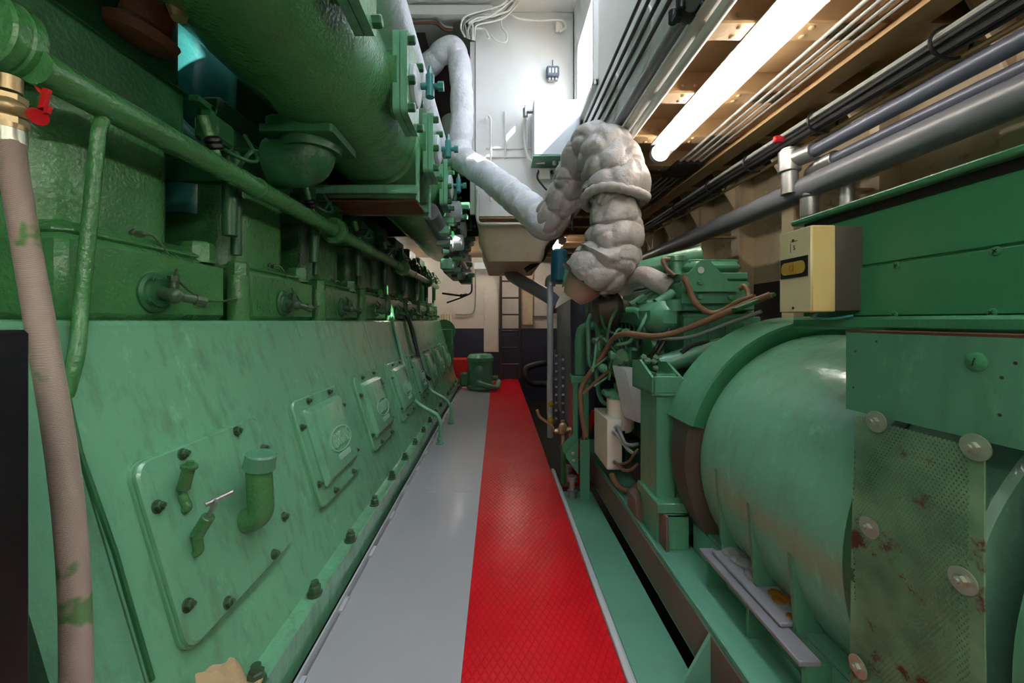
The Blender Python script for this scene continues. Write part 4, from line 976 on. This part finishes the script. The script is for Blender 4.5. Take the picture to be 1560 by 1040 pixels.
# pale control box on the casing
CB = thing('starter_box', 'pale grey starter box with a green underside on the white casing', 'control box', P(848, 240, 4.0))
a, b = P(813, 151, 3.9), P(884, 236, 3.9)
MB().box(a.x, b.x, 3.9, Yc-.002, b.z, a.z, .008).build('box_body', 'lgrey', CB)
MB().box(a.x-.004, b.x+.004, 3.895, Yc-.002, b.z-.016, b.z-.001, .003).build('box_bottom', 'ggreen', CB)
for k in range(3): MB().cyl((a.x+.22+.06*k, 4.02, b.z-.05), (a.x+.22+.06*k, 4.02, b.z-.01), .018, seg=12).build('cable_gland', 'lgrey', CB)
m = MB().cyl((a.x-.09, 4.0, a.z-.07), (a.x, 4.0, a.z-.07), .02, seg=12); m.cyl((a.x-.075, 4.0, a.z-.12), (a.x-.075, 4.0, a.z-.04), .026, seg=12); m.build('side_gland', 'steel', CB)
cable('conduit_cable', 'whitecable', .013, [(801, 160, 4.1), (800, 180, 4.1), (799, 210, 4.1), (803, 235, 4.1), (812, 246, 4.08), (830, 248, 4.05)], 'white cable looping down the left side of the pale starter box', 'casing cables')
JB = P(830, 264, 4.12)
m = MB().box(JB.x-.055, JB.x+.055, 4.12, Yc-.002, JB.z-.06, JB.z+.05, .006); sb = thing('junction_box', 'small white junction box with two black cables below the starter box', 'junction box', (JB.x, 4.16, JB.z-.06))
m.build('box_body', 'whitebox', sb)
for px in (821, 840): MB().lathe(P(px, 262, 4.15), (1 if px > 830 else -1, 0, 0), [(.016, -.03), (.016, 0), (.022, .002), (.022, .014)], 12).build('cable_gland', 'black', sb)
cable('black_cable', 'blackcable', .010, [(819, 263, 4.1), (819, 272, 4.1), (828, 284, 4.1), (836, 294, 4.1), (838, 308, 4.1), (840, 325, 4.1)], 'black cable dropping from the left gland of the small white junction box', 'junction box leads')
cable('black_cable', 'blackcable', .010, [(843, 263, 4.1), (847, 272, 4.1), (842, 284, 4.1), (837, 294, 4.1), (838, 310, 4.1), (841, 325, 4.1)], 'black cable dropping from the right gland of the small white junction box', 'junction box leads')
# blue grey socket
p = P(841, 114, Yc); SK = thing('socket_box', 'blue grey switch socket high on the white casing', 'socket', p+V((0, 0, -.07)))
MB().obox(p+V((0, -.04, 0)), (.066, 0, 0), (0, .035, 0), (0, 0, .055), .012).build('box_body', 'dpipe', SK)
m = MB()
for k in (-1, 0, 1): m.lathe(p+V((.035*k, -.045, -.06)), (0, 0, -1), [(.012, 0), (.018, .005), (.018, .03)], 12)
m.build('cable_gland', 'steel', SK); MB().cyl(p+V((0, -.04, .05)), p+V((0, -.04, .13)), .006, seg=8).build('conduit', 'dpipe', SK)
m = MB()
for k in (-1, 0, 1): m.obox(p+V((.033*k, -.077, .0)), (.010, 0, 0), (0, .004, 0), (0, 0, .025), .003)
m.build('switch', 'lgrey', SK)
p = P(851, 40, 4.15); tag(MB().obox(p, (.035, 0, 0), (0, .03, 0), (0, 0, .045), .006).build('lamp_socket', 'whitebox'), 'small white box at the top right of the white casing', 'junction box')
cable('conduit_cable', 'whitecable', .011, [(775, 18, 4.1), (790, 28, 4.1), (820, 31, 4.1), (845, 30, 4.1), (858, 32, 4.1), (862, 42, 4.1), (852, 48, 4.1)], 'white cable running along the top of the white casing to the small box', 'casing cables')
for i in range(7):
    d = 3.0*i; y = 3.98+.02*(i*3 % 7); e1, e2 = [(0, 0), (3, -9), (-4, 7), (9, 2), (1, 12), (-7, -5), (5, 5)][i]
    cable('cable_bundle_strand', ['whitecable', 'greycable', 'whitecable'][i % 3], .0085, [(784+2.6*i, -12, 4.1), (770+d*.9, 4+e1, y), (752+d*.4+e1, 12+d*.8+e2*.4, y), (728+e2*.5, 18+d*.9+e1*.5, y), (708+d*.7+e1*.6, 26+d*.8+e2*.4, y), (702+d*1.2, 42+e1*.5, y), (708+d*.8, 56+i, y)],
          ['white cable of the hanging bundle near the top bend, uppermost', 'white cable of the hanging bundle, second from the top', 'white cable of the hanging bundle, third from the top', 'white cable in the middle of the hanging bundle', 'white cable of the hanging bundle, third from the bottom', 'white cable of the hanging bundle, second from the bottom', 'white cable of the hanging bundle, lowest'][i], 'cables hanging by the lagged pipe bend')
cable('conduit_cable', 'whitecable', .012, [(714, 50, 4.1), (722, 44, 4.08), (738, 45, 4.08), (745, 58, 4.08)], 'short white cable arching from the hanging bundle to the casing edge', 'casing cables')
cable('conduit_cable', 'whitecable', .010, [(764, 20, 4.1), (764, 40, 4.1), (772, 52, 4.1), (770, 64, 4.1), (756, 62, 4.1), (748, 54, 4.1)], 'thin white cable looping on the upper left of the casing', 'casing cables')
m = MB().box(-1.02, -.05, 4.05, 4.13, 4.36, 4.46, .004); tag(m.build('trunk_beam', 'white'), 'white horizontal beam across the skylight trunk above the lagged pipe bend', 'beam')
for i, (za, zb2) in enumerate(((4.24, 4.24), (4.20, 4.20))):
    cable('copper_pipe', 'rust' if i else 'steel', .014, [(612, 27+8*i, 4.1), (640, 27+8*i, 4.1), (664, 28+8*i, 4.1), (676, 40+5*i, 4.1), (690, 42+5*i, 4.1)], ['upper thin steel pipe bending towards the white cable bundle', 'lower thin rusty pipe bending towards the white cable bundle'][i], 'thin pipes at the trunk', 'pipe')
m = MB().box(-1.5, -.42, 4.9, 5.0, 2.9, 4.5); m.box(-.95, -.82, 4.5, 4.9, 2.8, 4.5); tag(m.build('dark_bulkhead', 'ladder'), 'dark brown steel plate behind the top bend of the lagged pipe', 'plate')
m = MB().lathe((-.50, 4.72, 3.0), (0, 0, 1), [(.16, 0), (.16, .62), (.14, .64), (0, .65)], 30); tag(m.build('ventilation_duct', 'white'), 'short cream round ventilation trunk left of the upright lagged pipe', 'duct')

# ================================================================== overhead pipes, cables and lamps
def run(name, mat, r, x, z, y0, y1, label, cat, grp=None, seg=20):
    m = MB().cyl((x, y0, z), (x, y1, z), r, seg=seg); return tag(m.build(name, mat), label, cat, grp)
for i in range(4):
    lab = ['highest dark pipe of the four along the white coaming', 'second highest dark pipe along the white coaming', 'third highest dark pipe along the white coaming', 'lowest dark pipe of the four along the white coaming'][i]
    c = MB().tube(fillet([(.80, -1.2, 3.05-.105*i), (.80, 3.62, 3.05-.105*i), (.72-.01*i, 3.72, 2.9-.08*i), (.70-.0*i, 3.75, 2.1)], .06), .0112, 10)
    tag(c.build('coaming_pipe', 'blackcable'), lab, 'pipe', 'dark pipes on the coaming')
CP = thing('clamped_pipe', 'green-grey pipe with black clamps along the lower edge of the coaming', 'pipe', (.80, 2, 2.5))
MB().cyl((.775, -1.2, 2.515), (.775, 6.2, 2.515), .030, seg=20).build('pipe_run', 'grey', CP)
for y in (1.63, 3.5):
    m = MB().box(.72, .838, y-.02, y+.02, 2.48, 2.49); m.lathe((.775, y-.03, 2.515), (0, 1, 0), [(.036, 0), (.042, .01), (.042, .05), (.036, .06)], 20)
    for s in (-1, 1):
        for yy in (-.035, .035): m.cyl((.775+s*.042, y+yy, 2.49), (.775+s*.042, y+yy, 2.545), .019, seg=12, bev=.004)
    m.build('pipe_clamp', 'black', CP)
m = MB().cyl((.862, -1.2, 2.44), (.862, 6.0, 2.44), .024, seg=16); tag(m.build('white_conduit', 'white'), 'white conduit beside the green-grey clamped pipe', 'conduit')
def lamp(x, z, y0, y1, label, hang=0):
    L = thing('strip_light', label, 'lamp', (x, (y0+y1)/2, z-.07), 'fluorescent strip lights')
    MB().obox((x, (y0+y1)/2, z+.0645), (.06, 0, 0), (0, (y1-y0)/2, 0), (0, 0, .0025), .0).build('lamp_housing', 'lgrey', L)
    MB().cyl((x+.015, y0+.05, z), (x+.015, y1-.05, z), .014, seg=14).build('tube', 'tube', L)
    rg = [[V((x+.057*math.cos(a), y, z+.005+.057*math.sin(a))) for a in [2*pi*k/28 for k in range(28)]] for y in (y0, y0+.001, y1-.001, y1)]
    MB().loops(rg, False, False).build('clear_cover', 'cover', L)
    for y, d in ((y0, -1), (y1, 1)): MB().lathe((x, y-.02*d, z+.005), (0, d, 0), [(.06, 0), (.06, .04), (.045, .06), (0, .065)], 24).build('end_cap', 'lgrey', L)
    if hang:
        for y in (y0+.2, y1-.2): MB().cyl((x, y, z+.06), (x, y, hang), .006, seg=8).build('hanger', 'steel', L)
    return L
lamp(1.115, 2.395, 1.30, 2.75, 'long lit fluorescent strip light on the deckhead at the upper right')
lamp(1.115, 2.395, -1.15, .35, 'added fill strip light, unseen, on the right deckhead behind the viewpoint')  # unseen lamp added to brighten the near end
for i_, (lx, lz) in enumerate(((-.9, 2.3), (-.1, 2.6), (.5, 2.3))): lamp(lx, lz, -1.3, .0, 'added fill strip light, unseen, hung in the trunk behind the viewpoint, %s' % ['left', 'middle', 'right'][i_], hang=4.5)  # unseen lamps added as frontal fill for crankcase and aisle
lamp(.93, 2.395, 5.75, 6.3, 'short lit strip light far away under the deckhead behind the quilted elbow')
lamp(-.75, 2.533, 6.6, 8.0, 'added fill strip light under the far deckhead above the engine end')  # lamp added to brighten the far bulkhead
lamp(-2.0, 2.533, 7.5, 8.45, 'added fill strip light hidden at the far end behind the main engine')  # hidden lamp added to lift the dark far end
lamp(.3, 2.533, 7.0, 8.2, 'added fill strip light hidden under the far deckhead behind the cream sump')  # another added lamp for the far end, hidden by the sump
for i in range(4):
    run('thin_conduit', 'greycable', .0085, 1.385+.05*i, 2.4535, -1.2, 5.2, ['thin white conduit nearest the strip light of four on the deckhead', 'second thin white conduit from the strip light', 'third thin white conduit from the strip light', 'thin white conduit farthest from the strip light'][i], 'conduit', 'thin conduits under the deck', 8)
m = MB().box(1.36, 1.56, 3.02, 3.3, 2.43, 2.463)
for k in range(8): m.cyl((1.375+.024*k, 3.0, 2.435), (1.375+.024*k, 3.04, 2.435), .013, seg=8)
tag(m.build('cable_clamp', 'black'), 'dark toothed clamp holding the thin white conduits to the deckhead', 'clamp')
BP = thing('large_grey_pipe', 'thick grey pipe running along the right hull below the cables', 'pipe', (1.68, 2, 1.93))
MB().cyl((1.68, -1.2, 1.985), (1.68, 7.5, 1.94), .064, seg=32).build('pipe_run', 'grey', BP)
for y in (.952, 2.192, 3.432, 4.672): MB().box(1.72, 2.038, y-.03, y+.03, 1.955, 1.97).build('pipe_bracket', 'cream', BP)
for y, z0_ in ((2.12, 1.35), (1.96, 1.35)):
    m = MB().cyl((1.66 if y > 2 else 1.72, y, z0_), (1.66 if y > 2 else 1.72, y, 1.95), .03, seg=18)
    if y > 2: m.lathe((1.66, y, 1.80), (0, 0, 1), [(.038, 0), (.042, .01), (.042, .1), (.05, .11)], 18)
    m.build('drop_pipe', 'steel', BP)
PA = thing('dark_blue_pipe', 'upper of the two dark blue-grey pipes, ending at the steel tee with red valve', 'pipe', (1.66, 1.5, 2.1))
MB().cyl((1.655, -1.2, 2.135), (1.655, 2.15, 2.135), .033, seg=20).build('pipe_run', 'dpipe', PA)
m = MB().cyl((1.62, 2.21, 1.95), (1.62, 2.21, 2.20), .042, seg=20); m.cyl((1.655, 2.08, 2.135), (1.63, 2.2, 2.135), .046, seg=20); m.cyl((1.62, 2.21, 2.07), (1.62, 2.21, 2.19), .055, seg=20, bev=.006); m.cyl((1.62, 2.21, 2.19), (1.62, 2.21, 2.27), .024, seg=12); m.build('steel_tee', 'steel', PA)
m = MB().obox((1.57, 2.2, 2.25), (.045, 0, 0), (0, .012, 0), (0, 0, .018), .006); m.build('valve_lever', 'redlever', PA)
PB = thing('dark_blue_pipe', 'lower of the two dark blue-grey pipes, ending in a steel coupling', 'pipe', (1.70, 1.5, 2.05))
MB().cyl((1.70, -1.2, 2.065), (1.70, 2.05, 2.065), .028, seg=20).build('pipe_run', 'dpipe', PB)
m = MB().cyl((1.70, 2.0, 2.065), (1.70, 2.10, 2.065), .042, seg=18, bev=.005); m.tube(fillet([(1.70, 2.08, 2.065), (1.70, 2.17, 2.06), (1.74, 2.2, 1.98)], .06), .034, 14); m.build('coupling', 'steel', PB)
offs = [(-.05, .03), (-.025, .035), (0, .03), (.025, .022), (-.04, .005), (-.015, .008), (.012, .004), (-.03, -.02), (0, -.022)]
labs = ['outermost upper left', 'upper second', 'upper third', 'upper right', 'middle left', 'middle', 'middle right', 'lower left', 'lower']
for i, (dx, dz) in enumerate(offs):
    c = MB().tube([V((1.62+dx, y, 2.235+dz+.004*math.sin(y*3+i))) for y in [-1.2+.3*k for k in range(29)]], .0135 if i % 2 else .012, 8)
    tag(c.build('deck_cable', ['greycable', 'greycable', 'grey', 'blackcable', 'blackcable', 'greycable', 'blackcable', 'blackcable', 'blackcable'][i]), '%s cable of the tied bundle under the deckhead on the right' % labs[i], 'cable', 'tied cable bundle on the right')
c = MB().tube([V((1.655, y, 2.19)) for y in [-1.2+.3*k for k in range(26)]], .011, 8); tag(c.build('deck_cable', 'cream'), 'single cream cable just below the tied grey bundle', 'cable')
for i, y in enumerate((1.42, 1.98, 2.5, 2.95, 3.5, 4.2)):
    ring = [V((1.615+.075*math.cos(a), y, 2.24+.058*math.sin(a))) for a in [2*pi*k/24 for k in range(25)]]
    tag(MB().tube(ring, .006, 6).build('cable_tie', 'black'), 'black cable tie around the grey bundle, %s' % ['nearest one in view', 'second one in view', 'just past the red valve', 'second past the red valve', 'third past the red valve', 'farthest one'][i], 'cable tie', 'cable ties')

# ================================================================== the far end
LD = thing('ladder', 'narrow dark steel ladder against the far bulkhead at the end of the red floor', 'ladder', (.25, 8.4, 0))
xa, xb = P(763, 500, 8.42).x, P(792, 500, 8.42).x
for x in (xa, xb): MB().box(x-.028, x+.028, 8.39, 8.45, 0, 2.55, .004).build('rail', 'ladder', LD)
r0 = MB().cyl((xa, 8.42, .32), (xb, 8.42, .32), .018, seg=10).build('rung', 'ladder', LD)
for k in range(1, 7): rep(r0, (0, 0, .352*k), LD)
DP = thing('access_panel', 'pale riveted access panel on the far bulkhead left of the ladder', 'panel', P(748, 535, 8.5))
a, b = P(737, 438, 8.5), P(760, 536, 8.5)
MB().box(a.x, b.x, 8.5, 8.55, b.z, a.z, .004).build('panel_plate', 'farwall', DP)
m = MB()
rivets(m, [(a.x+.03, 8.5, b.z+.05+.1*k) for k in range(14)]+[(a.x+.05+.06*k, 8.5, a.z-.03) for k in range(5)], (0, -1, 0), .012); m.build('rivet_row', 'farwall', DP)
m = MB().box(P(795, 0, 8.5).x, P(812, 0, 8.5).x, 8.46, 8.55, 1.15, 2.6, .01); tag(m.build('cable_duct', 'creamwall'), 'cream vertical duct on the far bulkhead right of the ladder', 'duct')
tag(MB().box(P(814, 0, 8.5).x, 2.1, 8.47, 8.549, 1.35, 2.599).build('bulkhead_plate', 'farwall'), 'pale bulkhead plate on the far right beyond the ladder', 'plate')
a = P(681, 477, 8.2); 
RT = thing('heating_radiator', 'cream ribbed heating radiator at the far end beside the main engine', 'radiator', (a.x, 8.3, .5))
for k in range(4): MB().obox((a.x+.06*k-.12, 8.3, .97), (.026, 0, 0), (0, .07, 0), (0, 0, .42), .015).build('rib', 'creamwall', RT)
for k in (0, 3): MB().box(a.x+.06*k-.135, a.x+.06*k-.105, 8.27, 8.33, 0, .56).build('foot', 'creamwall', RT)
tag(MB().box(-1.15, -.53, 7.9, 8.3, 0, .48, .01).build('red_bench', 'redbox'), 'flat red box at the far end left of the green pump', 'box')
PM = thing('bilge_pump', 'round green pump with a flanged lid at the far end of the grey floor', 'pump', P(733, 590, 7.25))
o = P(732, 590, 7.25)
m = MB().lathe((o.x, o.y, .02), (0, 0, 1), [(.25, 0), (.25, .05), (.225, .06), (.225, .48), (.25, .50), (.25, .56), (.20, .62), (0, .64)], 12); m.build('pump_body', 'ggreen', PM)
m = MB().lathe((o.x-.02, o.y-.22, .36), (0, -1, 0), [(.10, 0), (.10, .02), (.06, .03), (0, .035)], 24); m.build('end_cover', 'ggreen', PM)
m = MB().tube(fillet([(o.x-.02, o.y-.2, .17), (o.x+.02, o.y-.32, .15), (o.x+.30, o.y-.28, .06), (o.x+.33, o.y-.1, .16)], .08), .045, 14); m.build('outlet_pipe', 'ggreen', PM)
m = MB().box(o.x-.37, o.x-.2, o.y-.05, o.y+.15, .05, .3, .03); m.build('motor', 'dgreen', PM)
m = MB().cyl((o.x+.22, o.y, .2), (o.x+.32, o.y, .2), .05, seg=14); m.build('drain_plug', 'dgreen', PM)
m = MB().tube(spline([P(*p) for p in [(838, 552, 7.4), (815, 556, 7.3), (802, 562, 7.3), (803, 576, 7.25), (812, 584, 7.25), (828, 585, 7.2), (842, 588, 7.1)]], 8), .06, 14)
tag(m.build('suction_hose', 'blackrub'), 'thick black hose coiled on the far right end of the red floor', 'hose')
EP = thing('drain_elbow_pipe', 'dark grey pipe bending down from the cream sump towards the radiator', 'pipe', P(776, 395, 5.6))
m = MB().tube(fillet([P(775, 392, 5.4), P(776, 418, 5.4), P(842, 455, 4.9), P(850, 470, 4.8)], .3, 8), .085, 24); m.build('pipe_run', 'mauve', EP)
m = MB().lathe(P(775, 396, 5.4), (0, 0, 1), [(.12, 0), (.12, .03), (.10, .03), (.10, .14)], 22); m.build('spigot', 'cream', EP)
cable('black_cable', 'blackcable', .03, [(800, 412, 4.6), (812, 404, 4.6), (826, 394, 4.5), (832, 382, 4.4), (846, 362, 4.2), (850, 350, 4.0)], 'thick dark cable rising from the grey elbow pipe to the lagged pipe')
for i in range(4): cable('sump_cable', 'blackcable', .010, [(795+4*i, 350, 4.9), (794+4*i, 366, 5.0), (792+4*i, 384, 5.2)], ['leftmost', 'second', 'third', 'rightmost'][i]+' of the four dark cables crossing the cream sump', 'cables across the sump')
cable('sump_cable', 'blackcable', .010, [(733, 354, 4.6), (770, 362, 4.6), (800, 368, 4.6), (838, 372, 4.5)], 'long thin dark cable sagging across the cream sump')
tag(MB().box(P(722, 0, 8.2).x, P(752, 0, 8.2).x, 8.2, 8.3, P(0, 410, 8.2).z, P(0, 399, 8.2).z, .01).build('strip_light', 'lgrey'), 'unlit grey strip light high on the far bulkhead left of the ladder', 'lamp')
cable('wall_conduit', 'greycable', .014, [(724, 410, 8.5), (724, 450, 8.5), (722, 474, 8.5), (712, 479, 8.5), (694, 479, 8.5)], 'thin grey conduit bending on the far bulkhead above the heating radiator', None, 'conduit')

# ================================================================== camera and light
cam = bpy.data.cameras.new('camera'); co = bpy.data.objects.new('camera', cam); COL.objects.link(co)
co.location = (0, 0, H); co.rotation_euler = (pi/2, 0, 0)
cam.sensor_width = 36; cam.lens = F/1560*36; cam.shift_x = (780-CX)/1560; cam.shift_y = -(520-CY)/1560
cam.clip_start = .02
SC.camera = co
w = bpy.data.worlds.new('daylight'); SC.world = w; w.use_nodes = True
w.node_tree.nodes['Background'].inputs[0].default_value = (.85, .93, 1, 1); w.node_tree.nodes['Background'].inputs[1].default_value = 3.6
def light(name, typ, loc, rot, e, col=(1, 1, 1), **kw):
    l = bpy.data.lights.new(name, typ); l.energy = e; l.color = col
    for k, v in kw.items(): setattr(l, k, v)
    o = bpy.data.objects.new(name, l); COL.objects.link(o); o.location = loc; o.rotation_euler = rot; return o
sd = V((-.92, .33, -.95))
s = light('sun', 'SUN', (3, 2, 6), sd.to_track_quat('-Z', 'Y').to_euler(), 6, (1, .97, .9), angle=.01)
SC.view_settings.view_transform = 'Standard'; SC.view_settings.look = 'None'; SC.view_settings.gamma = 1
SC.view_settings.exposure = 1.72; SC.view_settings.use_curve_mapping = False
SC.cycles.max_bounces = 8; SC.cycles.diffuse_bounces = 4; SC.cycles.glossy_bounces = 4; SC.cycles.transparent_max_bounces = 12
SC.cycles.use_denoising = True; SC.cycles.sample_clamp_indirect = 6; SC.cycles.caustics_reflective = False; SC.cycles.caustics_refractive = False
